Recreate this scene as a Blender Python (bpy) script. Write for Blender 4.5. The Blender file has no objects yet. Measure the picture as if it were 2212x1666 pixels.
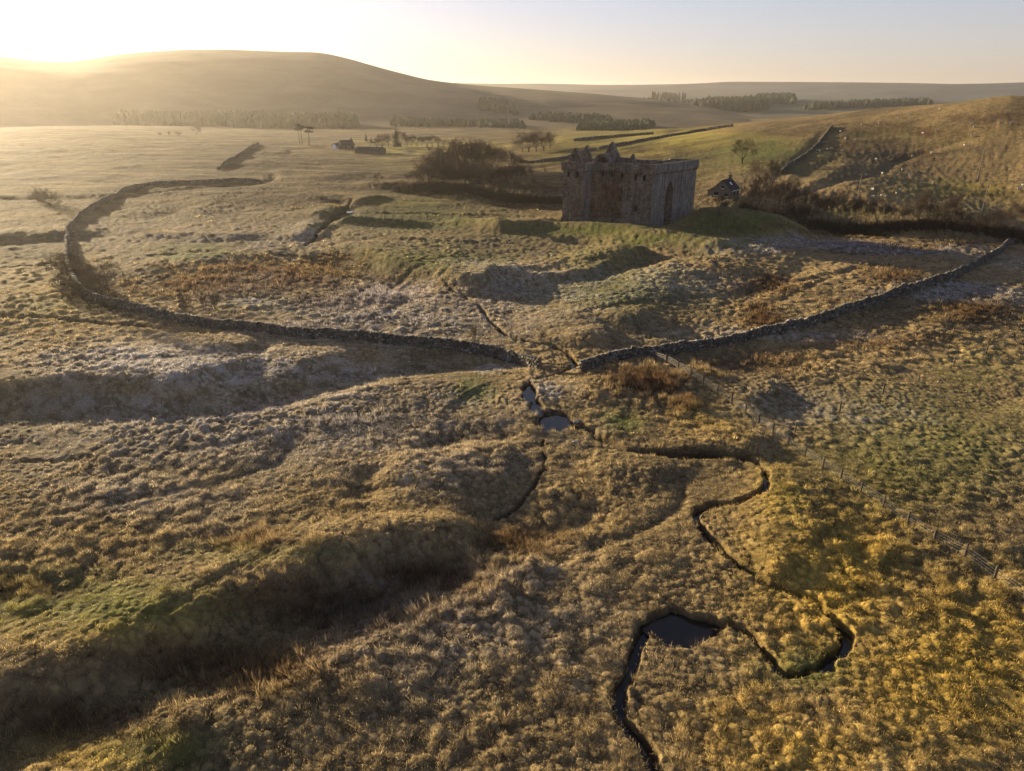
import bpy, bmesh, math, random
import numpy as np
from mathutils import Vector, Matrix

random.seed(7)
rng = np.random.default_rng(11)
S = bpy.context.scene
COL = S.collection
R = math.radians

# ---------------------------------------------------------------- camera
W, H, F = 2212.0, 1666.0, 1536.0          # measuring frame of the photograph
CAMZ, PITCH = 36.0, R(22.24)
cam_d = bpy.data.cameras.new("camera")
cam = bpy.data.objects.new("camera", cam_d)
COL.objects.link(cam)
cam.location = (0, 0, CAMZ)
cam.rotation_euler = (math.pi / 2 - PITCH, 0, 0)
cam_d.sensor_width = 36.0
cam_d.lens = 36.0 * F / W
cam_d.clip_start = 0.5
cam_d.clip_end = 40000
S.camera = cam

# ---------------------------------------------------------------- light
SUN_AZ, SUN_EL = R(-46.5), R(8.8)          # azimuth from +Y towards +X
world = bpy.data.worlds.new("World")
S.world = world
world.use_nodes = True
wn = world.node_tree.nodes
wl = world.node_tree.links
wn.clear()
sky = wn.new("ShaderNodeTexSky")
sky.sky_type = 'NISHITA'
sky.sun_disc = False
sky.sun_elevation = SUN_EL
sky.sun_rotation = SUN_AZ
sky.altitude = 200
sky.air_density = 1.0
sky.dust_density = 0.8
sky.ozone_density = 2.0
bg = wn.new("ShaderNodeBackground")
bg.inputs["Strength"].default_value = 0.082
wo = wn.new("ShaderNodeOutputWorld")
tint = wn.new("ShaderNodeMix"); tint.data_type = 'RGBA'; tint.blend_type = 'MULTIPLY'; tint.inputs[0].default_value = 1.0
tint.inputs[7].default_value = (1.07, .955, 1.12, 1)      # the thin lilac of a clear winter dawn
gam = wn.new("ShaderNodeGamma"); gam.inputs["Gamma"].default_value = 0.62      # soft, even winter sky
wl.new(sky.outputs[0], gam.inputs["Color"])
wl.new(gam.outputs[0], tint.inputs[6])
wl.new(tint.outputs[2], bg.inputs["Color"])
wl.new(bg.outputs[0], wo.inputs["Surface"])
sun_d = bpy.data.lights.new("sun", 'SUN')
sun_d.energy = 5.0
sun_d.angle = R(0.5)
sun_d.color = (1.0, 0.81, 0.51)
sun = bpy.data.objects.new("sun", sun_d)
COL.objects.link(sun)
to_sun = Vector((math.sin(SUN_AZ) * math.cos(SUN_EL), math.cos(SUN_AZ) * math.cos(SUN_EL), math.sin(SUN_EL)))
sun.rotation_euler = to_sun.to_track_quat('Z', 'Y').to_euler()
S.view_settings.view_transform = 'Standard'
S.view_settings.look = 'None'
S.view_settings.gamma = 1.0
S.view_settings.use_curve_mapping = False
S.view_settings.exposure = 1.85
S.cycles.volume_bounces = 1
S.cycles.max_bounces = 5
HAZE_DENSITY, HAZE_ANISO = 0.000055, 0.66

# ---------------------------------------------------------------- tagging
def tag(o, label=None, cat=None, group=None, kind=None):
    if label: o["label"] = label
    if cat: o["category"] = cat
    if group: o["group"] = group
    if kind: o["kind"] = kind
    return o

def empty(name, loc, rz=0.0, sc=1.0):
    o = bpy.data.objects.new(name, None)
    o.empty_display_size = 0.5
    o.location = loc
    o.rotation_euler = (0, 0, rz)
    o.scale = (sc, sc, sc)
    COL.objects.link(o)
    return o

def link(name, me, parent=None, mat=None):
    o = bpy.data.objects.new(name, me)
    if mat is not None and len(me.materials) == 0:
        me.materials.append(mat)
    if parent is not None:
        o.parent = parent
    COL.objects.link(o)
    return o

def mesh_np(name, v, faces, mat=None, smooth=False, attrs=None):
    """v (n,3); faces (m,k) all of one size"""
    v = np.asarray(v, np.float32)
    faces = np.asarray(faces, np.int32)
    me = bpy.data.meshes.new(name)
    me.vertices.add(len(v))
    me.vertices.foreach_set("co", v.ravel())
    k = faces.shape[1]
    me.loops.add(faces.size)
    me.loops.foreach_set("vertex_index", faces.ravel())
    me.polygons.add(len(faces))
    me.polygons.foreach_set("loop_start", np.arange(0, faces.size, k, dtype=np.int32))
    me.update(calc_edges=True)
    if smooth:
        me.polygons.foreach_set("use_smooth", np.ones(len(faces), bool))
    for an, arr in (attrs or {}).items():
        a = me.attributes.new(an, 'FLOAT_COLOR', 'POINT')
        a.data.foreach_set("color", np.asarray(arr, np.float32).ravel())
    if mat is not None:
        me.materials.append(mat)
    return me

# ---------------------------------------------------------------- noise
_T = [rng.random((256, 256)).astype(np.float32) for _ in range(6)]
def vnoise(x, y, i=0):
    x = np.asarray(x, np.float64); y = np.asarray(y, np.float64)
    xf = np.floor(x); yf = np.floor(y)
    a = (x - xf).astype(np.float32); b = (y - yf).astype(np.float32)
    xi = xf.astype(np.int64) & 255; yi = yf.astype(np.int64) & 255
    x1 = (xi + 1) & 255; y1 = (yi + 1) & 255
    a = a * a * (3 - 2 * a); b = b * b * (3 - 2 * b)
    T = _T[i % 6]
    return (T[xi, yi] * (1 - a) + T[x1, yi] * a) * (1 - b) + (T[xi, y1] * (1 - a) + T[x1, y1] * a) * b
def fbm(x, y, wl, octs=3, i=0, gain=0.5):
    s = 0.0; amp = 1.0; tot = 0.0
    for k in range(octs):
        c, sn = math.cos(0.6 + 1.1 * k + i), math.sin(0.6 + 1.1 * k + i)
        s = s + amp * (vnoise((x * c + y * sn) / wl + 37.3 * (k + i), (-x * sn + y * c) / wl + 11.7 * k, i + k) - 0.5)
        tot += amp * 0.5; amp *= gain; wl *= 0.5
    return s / tot                       # about -1..1
def sstep(a, b, x):
    t = np.clip((x - a) / (b - a), 0, 1)
    return t * t * (3 - 2 * t)

# ---------------------------------------------------------------- rays through image pixels
CP, SP = math.cos(PITCH), math.sin(PITCH)
def ray(px, py):
    a, b = px - W / 2, H / 2 - py
    return np.array((a, F * CP + b * SP, -F * SP + b * CP))
def azr(px, py):
    d = ray(px, py)
    return math.degrees(math.atan2(d[0], d[1])), d[2] / math.hypot(d[0], d[1])   # azimuth, slope
def flat(px, py, z=0.0):
    d = ray(px, py)
    t = (z - CAMZ) / d[2]
    return d[0] * t, d[1] * t
def project(x, y, z):
    zz = z - CAMZ
    depth = y * CP - zz * SP
    up = y * SP + zz * CP
    depth = np.maximum(depth, 1.0)
    return W / 2 + F * x / depth, H / 2 - F * up / depth

# ---------------------------------------------------------------- macro terrain: smooth surface through estimated heights, many at image pixels
ctrl = []
def cz(px, py, z):
    a, s = azr(px, py)
    ctrl.append((a, (z - CAMZ) / s, z))
def cr(px, py, r):
    a, s = azr(px, py)
    ctrl.append((a, r, CAMZ + r * s))
def cw(a, r, z): ctrl.append((a, r, z))
for px in (-500, 200, 800, 1350, 1900, 2700):
    for py in (1750, 1300, 1000, 800, 660, 570):
        cz(px, py, 0.0 if px < 1900 else 0.6)
for a in (-70, -35, 0, 35, 70):
    cw(a, 9, 0); cw(a, 18, 0)
for t in ((100, 500, 0), (600, 500, 0), (1300, 490, 0), (1700, 500, -.4), (2212, 515, -1.0), (2700, 520, -1), (1800, 480, -1.2), (2212, 490, -.8),
          (2111, 388, 7), (1922, 451, 2), (1855, 415, 5), (2118, 471, 1.5), (2500, 470, 3), (1560, 427, 4.0), (1603, 352, 9), (1780, 320, 14),
          (1960, 330, 13), (2212, 330, 15), (2212, 250, 26), (2500, 330, 18), (2500, 230, 31), (1400, 300, 10), (1230, 297, 8),
          (1150, 345, 2), (1250, 360, 2.5), (1350, 340, 6), (1450, 390, 2.5), (0, 400, 0), (300, 400, 0), (-300, 400, 0), (0, 330, 0), (0, 286, 1.5), (-500, 286, 1.5),
          (300, 305, 1), (560, 312, .5), (700, 330, 0), (900, 330, -1), (1000, 420, -1.2), (1180, 432, -1.2)):
    cz(*t)
for t in ((1560, 272, 490), (1700, 258, 475), (1850, 241, 465), (2000, 226, 460), (2110, 215, 456), (2212, 205, 455)):
    cr(*t)
for t in ((45, 470, 43), (62, 450, 46), (80, 450, 46), (33, 640, 34), (33, 1000, 0), (48, 1000, 5), (8, 700, 5), (16, 650, 12), (16, 900, -4), (24, 600, 20), (24, 900, -4),
          (5, 800, -3), (62, 900, 5), (-36, 900, -5), (-20, 900, -5), (0, 900, -6), (-36, 1500, -8), (0, 1500, -8), (35, 1500, -6), (62, 1500, -6), (-62, 1500, -8),
          (-62, 400, 0), (-62, 100, 0), (62, 100, 1), (62, 220, 2), (80, 220, 2), (-80, 400, 0), (-80, 1500, -8), (80, 1500, -6)):
    cw(*t)
C = np.array(ctrl)
def dom(a, r): return np.stack([np.asarray(a) / 14.0, np.log(np.asarray(r)) * 2.2], -1)
def tps(d2): return 0.5 * d2 * np.log(d2 + 1e-9)
P = dom(C[:, 0], C[:, 1])
n = len(P)
K = tps(((P[:, None] - P[None]) ** 2).sum(-1)) + np.eye(n) * 0.004
Q = np.concatenate([np.ones((n, 1)), P], 1)
A = np.block([[K, Q], [Q.T, np.zeros((3, 3))]])
sol = np.linalg.solve(A, np.concatenate([C[:, 2], np.zeros(3)]))

# ground grid: polar about the photographer's standpoint, finer where the ground is seen
dense = np.linspace(-41, 41, 1080)
az = np.concatenate([np.linspace(-80, -41.3, 90), dense, np.linspace(41.3, 80, 90)])
el = np.linspace(math.atan(36 / 13.0), math.atan(36 / 900.0), 1)  # placeholder, rows below
rows_py = np.concatenate([np.linspace(2100, 1700, 70)[:-1], np.linspace(1700, 262, 1100)])
r_rows = np.array([(0 - CAMZ) / azr(W / 2, y)[1] for y in rows_py])
r_rows = np.concatenate([[3.0, 6.0], r_rows, np.geomspace(r_rows[-1] * 1.015, 9300, 130)])
azr_ = np.radians(az)
GX = np.sin(azr_)[:, None] * r_rows[None]
GY = np.cos(azr_)[:, None] * r_rows[None]
RR = np.broadcast_to(r_rows[None], GX.shape)
ca = np.linspace(-80, 80, 161); crr = np.geomspace(3, 9300, 220)
PP = dom(*np.meshgrid(ca, crr, indexing='ij')).reshape(-1, 2)
cz_ = np.zeros(len(PP))
for i in range(0, len(PP), 4000):
    d2 = ((PP[i:i + 4000, None] - P[None]) ** 2).sum(-1)
    cz_[i:i + 4000] = tps(d2) @ sol[:n] + sol[n] + PP[i:i + 4000] @ sol[n + 1:]
cz_ = cz_.reshape(161, 220)
far = sstep(1100, 1500, crr)[None]
cz_ = cz_ * (1 - far) - 8.0 * far
cz_ = np.maximum(cz_, -8.5)
def samp(arr, fa, fr):
    ia = np.clip(np.floor(fa).astype(int), 0, arr.shape[0] - 2); ir = np.clip(np.floor(fr).astype(int), 0, arr.shape[1] - 2)
    ta = np.clip(fa - ia, 0, 1); tr = np.clip(fr - ir, 0, 1)
    return (arr[ia, ir] * (1 - ta) + arr[ia + 1, ir] * ta) * (1 - tr) + (arr[ia, ir + 1] * (1 - ta) + arr[ia + 1, ir + 1] * ta) * tr
fa = np.broadcast_to(((az + 80) / 160 * 160)[:, None], GX.shape)
fr = np.broadcast_to((np.log(r_rows / 3) / math.log(9300 / 3) * 219)[None], GX.shape)
GZ = samp(cz_, fa, fr)

# ---------------------------------------------------------------- sampler
def ground_idx(x, y):
    a = np.degrees(np.arctan2(x, y)); r = np.hypot(x, y)
    return np.interp(a, az, np.arange(len(az))), np.interp(r, r_rows, np.arange(len(r_rows)))
def gz(x, y):
    i, j = ground_idx(np.asarray(x, float), np.asarray(y, float))
    return samp(GZ, i, j)
def gattr(arr, x, y):
    i, j = ground_idx(x, y)
    return arr[np.round(i).astype(int), np.round(j).astype(int)]
def hit(px, py):
    """point on the ground seen at a place of the photograph"""
    dd = ray(px, py); dd = dd / np.linalg.norm(dd)
    t = np.geomspace(20, 3500, 5000)
    x, y, z = dd[0] * t, dd[1] * t, CAMZ + dd[2] * t
    k = np.nonzero(z < gz(x, y))[0]
    if len(k) == 0:
        k = [len(t) - 1]
    k = k[0]
    return float(x[k]), float(y[k]), float(gz(x[k], y[k]))

# ---------------------------------------------------------------- earthworks: strokes from image pixels laid on the ground
def pts(seq, z=0.0): return np.array([hit(*p)[:2] if 0 < p[0] < W and p[1] < 560 else flat(*p, z) for p in seq])
def poly_dist(X, Y, pl):
    """distance, signed side (+ = left of travel), parameter 0..1"""
    best = np.full(X.shape, 1e9, np.float32); side = np.zeros(X.shape, np.float32); par = np.zeros(X.shape, np.float32)
    seg = np.hypot(*(pl[1:] - pl[:-1]).T); cum = np.concatenate([[0], np.cumsum(seg)]); L = cum[-1]
    for i in range(len(pl) - 1):
        ax, ay = pl[i]; bx, by = pl[i + 1]
        dx, dy = bx - ax, by - ay; l2 = dx * dx + dy * dy + 1e-9
        t = np.clip(((X - ax) * dx + (Y - ay) * dy) / l2, 0, 1)
        d = np.hypot(X - ax - t * dx, Y - ay - t * dy)
        m = d < best
        best = np.where(m, d, best)
        side = np.where(m, np.sign(dx * (Y - ay) - dy * (X - ax)), side)
        par = np.where(m, (cum[i] + t * seg[i]) / L, par)
    return best, side, par
def smooth_line(pl, it=2):
    for _ in range(it):
        q = [pl[0]]
        for a, b in zip(pl[:-1], pl[1:]):
            q += [a * .75 + b * .25, a * .25 + b * .75]
        q.append(pl[-1]); pl = np.array(q)
    return pl
def stroke(seq, h, wr, wl, taper=0.12, it=1, wob=0.25):
    """ridge (h>0) or trench (h<0): width wr right of travel, wl left of it"""
    global GZ
    pl = smooth_line(pts(seq, .75 * h), it)
    m = max(wr, wl) * 2.6
    x0, y0 = pl.min(0) - m; x1, y1 = pl.max(0) + m
    sel = (GX > x0) & (GX < x1) & (GY > y0) & (GY < y1)
    X, Y = GX[sel], GY[sel]
    w = min(wr, wl)
    X = X + fbm(X, Y, 6 + w, 2, 1) * wob * w; Y = Y + fbm(X, Y, 6 + w, 2, 3) * wob * w
    d, sd, t = poly_dist(X, Y, pl)
    wd = np.where(sd > 0, wl, wr)
    prof = np.exp(-(d / wd) ** 2)
    tp = sstep(0, taper, t) * sstep(0, taper, 1 - t) if taper > 0 else 1.0
    GZ[sel] += h * prof * tp
def channel(seq, depth, half, bank, it=2):
    """steep-sided stream channel; returns distance field too"""
    global GZ
    pl = smooth_line(pts(seq, -.3), it)
    m = half + bank + 2
    x0, y0 = pl.min(0) - m; x1, y1 = pl.max(0) + m
    sel = (GX > x0) & (GX < x1) & (GY > y0) & (GY < y1)
    X, Y = GX[sel], GY[sel]
    d, sd, t = poly_dist(X + fbm(X, Y, 2.0, 3, 2) * .6, Y + fbm(X, Y, 2.0, 3, 4) * .6, pl)
    d = d - (half + bank) * .4 * fbm(X, Y, 5, 2, 5)      # the banks pinch and open
    prof = 1 - sstep(half, half + bank, d)
    GZ[sel] -= depth * prof
    SOIL[sel] = np.maximum(SOIL[sel], (1 - sstep(half * .9, half + bank * .9, d)))
    return pl
SOIL = np.zeros(GX.shape, np.float32)

# travel direction left->right in the picture: right of travel = towards the viewer
stroke([(-200, 850), (0, 832), (100, 815), (200, 804), (350, 806), (430, 830)], 2.0, 4, 12)
stroke([(430, 760), (500, 745), (560, 752)], .9, 4, 7, .3)
stroke([(560, 775), (640, 768), (700, 790)], .9, 4, 7, .3)
stroke([(-200, 905), (0, 890), (250, 893), (430, 893), (560, 878), (700, 842), (850, 806), (980, 790), (1100, 790), (1180, 805)], -1.5, 4.2, 3.8, .16)
stroke([(600, 905), (720, 860), (850, 815), (960, 800), (1070, 803), (1130, 835)], .4, 15, 4, .2)
stroke([(1120, 800), (1138, 850), (1130, 900), (1150, 940)], .5, 5, 3, .25)
# vehicle ruts, sheep tracks, old drains
for _off in (0, 14):
    stroke([(300, 1385 + _off), (400, 1330 + _off), (500, 1270 + _off), (620, 1205 + _off)], -.22, .35, .35, .1)
stroke([(0, 1130), (200, 1100), (420, 1060), (600, 1000), (640, 940)], -.25, .6, .6, .1)
stroke([(0, 1000), (250, 985), (480, 970), (610, 925)], -.22, .6, .6, .1)
stroke([(660, 1060), (760, 1050), (900, 1060), (1040, 1080)], -.3, .7, .7, .1)
stroke([(1400, 1020), (1480, 1060), (1450, 1120), (1300, 1180), (1150, 1230)], -.3, .7, .7, .1)
stroke([(1240, 700), (1420, 660), (1600, 640), (1800, 600), (1960, 570)], -.35, .9, .9, .1)
stroke([(1600, 690), (1720, 640), (1860, 580)], -.4, 1, 1, .1)
stroke([(1700, 740), (1900, 690), (2060, 640), (2212, 570)], -.3, 1.2, 1.2, .1)
stroke([(1900, 760), (2040, 710), (2212, 640)], .5, 2.5, 3, .1)
stroke([(820, 690), (900, 640), (820, 600), (700, 590)], -.5, 1.2, 1.2, .1)
stroke([(300, 560), (450, 545), (640, 560)], -.6, 1.2, 1.5, .1)
stroke([(830, 515), (960, 520), (1080, 530), (1180, 545)], .5, 1.6, 2.5, .15)
stroke([(760, 460), (880, 462), (1000, 462), (1150, 470)], .5, 1.6, 3, .15)     # spur above the burn
stroke([(1150, 942), (1050, 948), (950, 962), (880, 1000)], -.9, 3, 3.5, .2)
stroke([(800, 1050), (880, 1000), (980, 962), (1080, 950), (1150, 960)], .9, 7, 3, .2)
stroke([(400, 1230), (520, 1190), (640, 1150), (790, 1120), (930, 1118), (1080, 1105), (1160, 1050)], -.7, 2.4, 3, .15)
stroke([(600, 930), (620, 970), (590, 1030)], -.5, 2.5, 2.5, .3)
stroke([(805, 1010), (795, 1050), (770, 1100)], -.8, 2.0, 2.0, .2)
stroke([(-300, 1570), (0, 1472), (150, 1430), (300, 1368), (450, 1295), (600, 1238), (760, 1178), (900, 1155), (1060, 1150)], 1.6, 2.2, 8, .1)
stroke([(-300, 1780), (0, 1630), (250, 1535), (500, 1430), (700, 1330), (900, 1250), (1080, 1195)], -1.35, 4.2, 3.2, .15)
stroke([(600, 1360), (760, 1290), (900, 1230), (1080, 1180), (1230, 1130), (1330, 1080)], -.9, 2.8, 2.6, .15)
stroke([(-100, 1760), (70, 1665), (200, 1590), (340, 1556), (480, 1550)], .9, 6, 2.5, .15)
stroke([(350, 1640), (520, 1540), (700, 1440), (900, 1350)], .5, 5, 3, .2)
# banks left of the burn, right hand knolls
stroke([(1570, 880), (1640, 845), (1720, 850)], .9, 3., 4.5, .3)
stroke([(1230, 880), (1330, 800), (1450, 800), (1550, 860)], 1.2, 6, 6, .25)
stroke([(1330, 950), (1430, 900), (1560, 880), (1640, 930)], .35, 4, 5, .2)
stroke([(1480, 990), (1560, 950), (1650, 980)], .8, 3, 5, .25)
stroke([(1660, 990), (1680, 1080), (1660, 1180), (1760, 1280)], .9, 2.5, 5, .2)
stroke([(1240, 1010), (1400, 1000), (1480, 1030)], .7, 3, 4, .3)
stroke([(1900, 800), (2050, 850), (2212, 900)], -.5, 6, 6, .2)
stroke([(1400, 700), (1700, 770), (1900, 800)], -.4, 4, 4, .2)
# castle precinct
stroke([(1060, 505), (1110, 495), (1180, 488), (1260, 494), (1350, 504), (1440, 518), (1540, 540), (1600, 548)], 2.0, 3.2, 10, .1)
stroke([(1180, 512), (1300, 522), (1420, 540), (1520, 556), (1570, 560)], -1.5, 4, 4, .15)
stroke([(690, 535), (780, 548), (880, 568), (980, 592), (1040, 602), (1060, 580), (1150, 580), (1260, 572), (1360, 556), (1430, 548)], 2.9, 3.4, 11, .1)
stroke([(1060, 622), (1180, 610), (1300, 590), (1420, 565)], -1.8, 6, 5, .2)
stroke([(640, 545), (760, 585), (880, 620), (960, 650)], -1.6, 6, 6, .2)
stroke([(690, 480), (760, 440), (860, 424)], 1.6, 3.5, 9, .2)
stroke([(670, 520), (700, 485), (760, 478), (860, 486), (960, 490)], 1.7, 3, 6, .2)
stroke([(960, 478), (1020, 484), (1090, 498), (1100, 507)], 1.7, 2.4, 4, .2)
stroke([(740, 430), (745, 455), (690, 490), (655, 525)], -1.6, 4, 4, .1)
stroke([(1140, 735), (1230, 690), (1330, 650), (1440, 598), (1540, 560), (1640, 543), (1740, 548)], 1.25, 8, 8, .1)
stroke([(1320, 700), (1370, 683), (1410, 688)], 1.3, 3, 4, .3)
stroke([(1230, 745), (1280, 722), (1340, 722)], 1.1, 3, 4, .3)
stroke([(1540, 600), (1590, 588), (1640, 590)], .9, 4, 5, .3)
stroke([(1560, 680), (1680, 610), (1760, 570)], -.7, 3, 3, .2)
stroke([(250, 600), (420, 560), (640, 545)], .8, 6, 8, .2)
stroke([(300, 505), (420, 510), (560, 515)], 1.1, 5, 8, .2)
stroke([(380, 440), (600, 428), (740, 440)], .8, 8, 12, .2)
stroke([(770, 405), (900, 398), (1010, 410)], 1.8, 8, 16, .2)
stroke([(650, 392), (760, 378), (900, 385)], 1.2, 8, 16, .2)
stroke([(-100, 520), (60, 505), (140, 515)], 1.4, 7, 10, .2)
stroke([(850, 408), (1000, 430), (1200, 446), (1400, 460), (1600, 478), (1800, 497), (2000, 508), (2212, 522), (2500, 545)], -1.7, 5, 5, .03)
# right moor: hollow ways and drains
stroke([(1790, 275), (1760, 318), (1700, 365), (1660, 400)], -.8, 3.5, 3, .15)
stroke([(1690, 430), (1800, 395), (1900, 378), (1930, 345), (2060, 305), (2160, 285)], -.7, 2.2, 2.2, .1)
stroke([(1700, 400), (1770, 360), (1830, 330)], -.5, 3, 3, .3)
stroke([(1720, 410), (1800, 375), (1860, 350)], .5, 3, 3, .3)

# mound beside the castle
mx, my = flat(1605, 497)
d = np.hypot((GX - mx) / 21.0, (GY - my) / 12.5)
GZ += 4.2 * (1 - sstep(.42, 1.08, d + .06 * fbm(GX, GY, 9, 2, 2)))
mx2, my2 = flat(1700, 540)

BURN = [(965, 628), (1030, 660), (1060, 700), (1100, 730), (1140, 742), (1190, 750), (1225, 762), (1240, 785), (1238, 802), (1215, 814), (1175, 820), (1150, 830),
        (1138, 850), (1150, 872), (1170, 890), (1190, 908), (1225, 914), (1260, 928), (1300, 945), (1340, 975), (1390, 986), (1440, 990), (1500, 995), (1560, 998), (1620, 1001), (1643, 1022),
        (1652, 1052), (1643, 1085), (1600, 1096), (1540, 1099), (1503, 1112), (1502, 1135), (1530, 1170), (1565, 1202), (1600, 1237), (1650, 1275), (1700, 1290), (1745, 1310),
        (1790, 1342), (1832, 1382), (1830, 1415), (1800, 1452), (1740, 1472), (1690, 1468), (1652, 1440), (1632, 1402), (1608, 1375), (1560, 1356), (1500, 1342), (1455, 1322),
        (1420, 1340), (1388, 1380), (1370, 1425), (1345, 1470), (1335, 1505), (1342, 1545), (1368, 1585), (1388, 1625), (1402, 1670), (1415, 1750)]
base_before = GZ.copy()
burn_pl = channel(BURN, .8, .22, .3)
channel([(1172, 948), (1176, 1000), (1166, 1042), (1130, 1076), (1070, 1112)], .32, .1, .35)
channel([(1210, 916), (1240, 922), (1275, 934), (1310, 955), (1345, 977), (1390, 986), (1440, 992), (1500, 996), (1600, 1001)], .95, .6, .5)
channel([(-300, 688), (0, 690), (100, 690), (200, 699), (290, 709), (380, 716), (470, 735)], .6, .3, .6)
channel([(-200, 590), (0, 583), (60, 580), (115, 573)], .7, .3, .8)
channel([(760, 430), (752, 450), (700, 488), (660, 528)], .7, .3, .8)
# pool hollows
for (px, py, rx, ry, dep) in ((1470, 1360, 2.0, 1.9, .75), (1195, 908, 1.9, 2.5, .62), (1143, 852, .9, 2.8, .62), (1158, 882, .8, 2.4, .62), (1520, 1362, 1.3, .8, .72)):
    x0, y0 = flat(px, py)
    d = np.hypot((GX - x0) / rx, (GY - y0) / ry) + .2 * fbm(GX, GY, 1.2, 2, 1)
    k = 1 - sstep(.8, 1.25, d)
    GZ = np.minimum(GZ, np.where(k > 0, base_before - dep * k, 1e9))
    SOIL = np.maximum(SOIL, (1 - sstep(.9, 1.35, d)).astype(np.float32))

# ---------------------------------------------------------------- vegetation zones (what grows where)
PX, PY = project(GX, GY, GZ)
wx = PX + 45 * fbm(GX, GY, 14, 3, 0); wy = PY + 22 * fbm(GX, GY, 11, 3, 2)
def blob(lst):
    o = np.zeros(GX.shape, np.float32)
    for (cx, cy, rx, ry, s) in lst:
        dd = ((wx - cx) / rx) ** 2 + ((wy - cy) / ry) ** 2
        o = np.maximum(o, s * np.exp(-dd * 1.2))
    return o
GREEN = blob([(1250, 497, 210, 22, 1), (1420, 520, 160, 25, .9), (1600, 490, 170, 45, .9), (900, 470, 240, 45, .8), (900, 560, 260, 45, .7), (1300, 560, 160, 40, .5), (880, 440, 130, 26, .9),
              (1650, 330, 160, 45, 1.), (1500, 350, 200, 40, .6), (420, 545, 120, 16, .9), (1400, 300, 220, 24, 1), (1250, 335, 130, 22, .9), (900, 322, 190, 16, .9), (850, 365, 120, 20, .6),
              (1330, 630, 220, 60, .65), (180, 1310, 420, 70, .8), (560, 1200, 250, 30, .5), (1030, 840, 60, 28, .8), (1990, 960, 330, 150, .6), (2100, 800, 160, 60, .4),
              (330, 1620, 180, 60, .7), (1330, 905, 60, 25, .8), (2050, 410, 170, 30, .5), (1700, 1080, 80, 90, .3), (1900, 460, 420, 20, .4), (600, 660, 120, 25, .5), (120, 660, 120, 25, .4), (1960, 290, 260, 30, .4), (1750, 1440, 120, 60, .7)])
RUSH = blob([(600, 590, 300, 38, .95), (480, 625, 240, 32, .9), (760, 645, 260, 34, .75), (720, 565, 140, 26, .8), (640, 700, 330, 16, .7), (1640, 620, 90, 26, 1), (1640, 685, 70, 26, 1), (1930, 605, 90, 28, .9),
             (1410, 825, 120, 40, 1), (1480, 860, 70, 26, .8), (2110, 680, 150, 34, .9), (1900, 730, 230, 40, .6), (1620, 780, 180, 40, .6), (700, 1320, 290, 75, 1), (930, 1250, 170, 55, 1), (1120, 1160, 120, 40, .8),
             (450, 1450, 330, 70, .9), (150, 1560, 260, 70, .8), (560, 1170, 150, 26, .6), (60, 1290, 130, 30, .7), (1900, 535, 280, 24, .9), (1850, 500, 300, 14, .7), (1990, 285, 200, 16, .8), (1880, 315, 130, 16, .8),
             (2150, 262, 150, 16, .7), (1750, 345, 80, 26, .5), (500, 340, 500, 22, .35), (300, 440, 300, 22, .35), (1700, 285, 120, 12, .7), (1840, 640, 120, 20, .5), (700, 895, 420, 18, .4), (900, 400, 200, 12, .6), (1250, 440, 200, 22, .7), (200, 330, 420, 14, .7), (560, 350, 260, 14, .8), (420, 420, 260, 14, .8), (620, 440, 220, 12, .8), (60, 380, 260, 12, .7), (660, 375, 200, 10, .7), (450, 310, 300, 8, .6), (1980, 340, 160, 18, .6), (1850, 270, 220, 10, .6)])
FROST = blob([(450, 790, 420, 60, .95), (700, 800, 300, 30, .8), (250, 870, 330, 24, .8), (1120, 590, 200, 40, .55), (1200, 640, 170, 40, .6), (1750, 532, 260, 16, .7), (1990, 545, 200, 14, .7), (2050, 640, 220, 26, .8), (1650, 720, 300, 18, .6),
              (1060, 805, 70, 12, .8), (1200, 850, 70, 30, .6), (850, 640, 200, 40, .6), (560, 660, 120, 16, .7), (450, 515, 260, 16, .6), (1450, 620, 180, 50, .5), (650, 500, 50, 30, .8), (1700, 880, 160, 50, .5), (1900, 900, 200, 60, .3),
              (1170, 660, 120, 30, .5), (950, 1000, 300, 70, .35), (700, 960, 200, 50, .3), (1250, 420, 120, 14, .5), (2150, 560, 140, 20, .5), (1000, 1450, 300, 120, .22), (1100, 1250, 260, 60, .3), (500, 900, 700, 160, .58), (900, 690, 500, 90, .6), (1150, 620, 260, 50, .6), (400, 500, 500, 60, .35), (350, 1060, 420, 90, .35), (1000, 1350, 500, 160, .3)])
GOLD = blob([(1800, 1250, 240, 220, .95), (2050, 1450, 330, 260, .9), (1700, 1100, 110, 110, .7), (1750, 1620, 260, 90, .7), (200, 1340, 380, 80, .5), (1400, 300, 260, 30, .9), (900, 320, 240, 16, .8), (1540, 900, 130, 60, .5), (200, 1640, 220, 60, .6),
             (100, 640, 160, 80, .4), (100, 430, 220, 60, .3), (2100, 410, 140, 26, .5), (1650, 1560, 200, 120, .5)])  # golden grass, with flare and golden light also put into its colour
zone = np.stack([GREEN, RUSH, FROST, SOIL], -1)
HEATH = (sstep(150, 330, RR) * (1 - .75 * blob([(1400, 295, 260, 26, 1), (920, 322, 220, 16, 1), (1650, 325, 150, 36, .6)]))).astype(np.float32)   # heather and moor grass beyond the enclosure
PASTURE = blob([(1400, 297, 230, 20, 1), (1300, 318, 140, 16, .9), (1200, 335, 90, 14, .8), (930, 322, 150, 10, 1), (1000, 312, 160, 8, .7), (860, 436, 110, 12, .5), (850, 352, 90, 8, .7)])
HEATH *= 1 - .6 * sstep(1450, 1600, PX) * (1 - sstep(4000, 5000, RR))
zone2 = np.stack([GOLD, HEATH, PASTURE, np.ones_like(GOLD)], -1)

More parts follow.
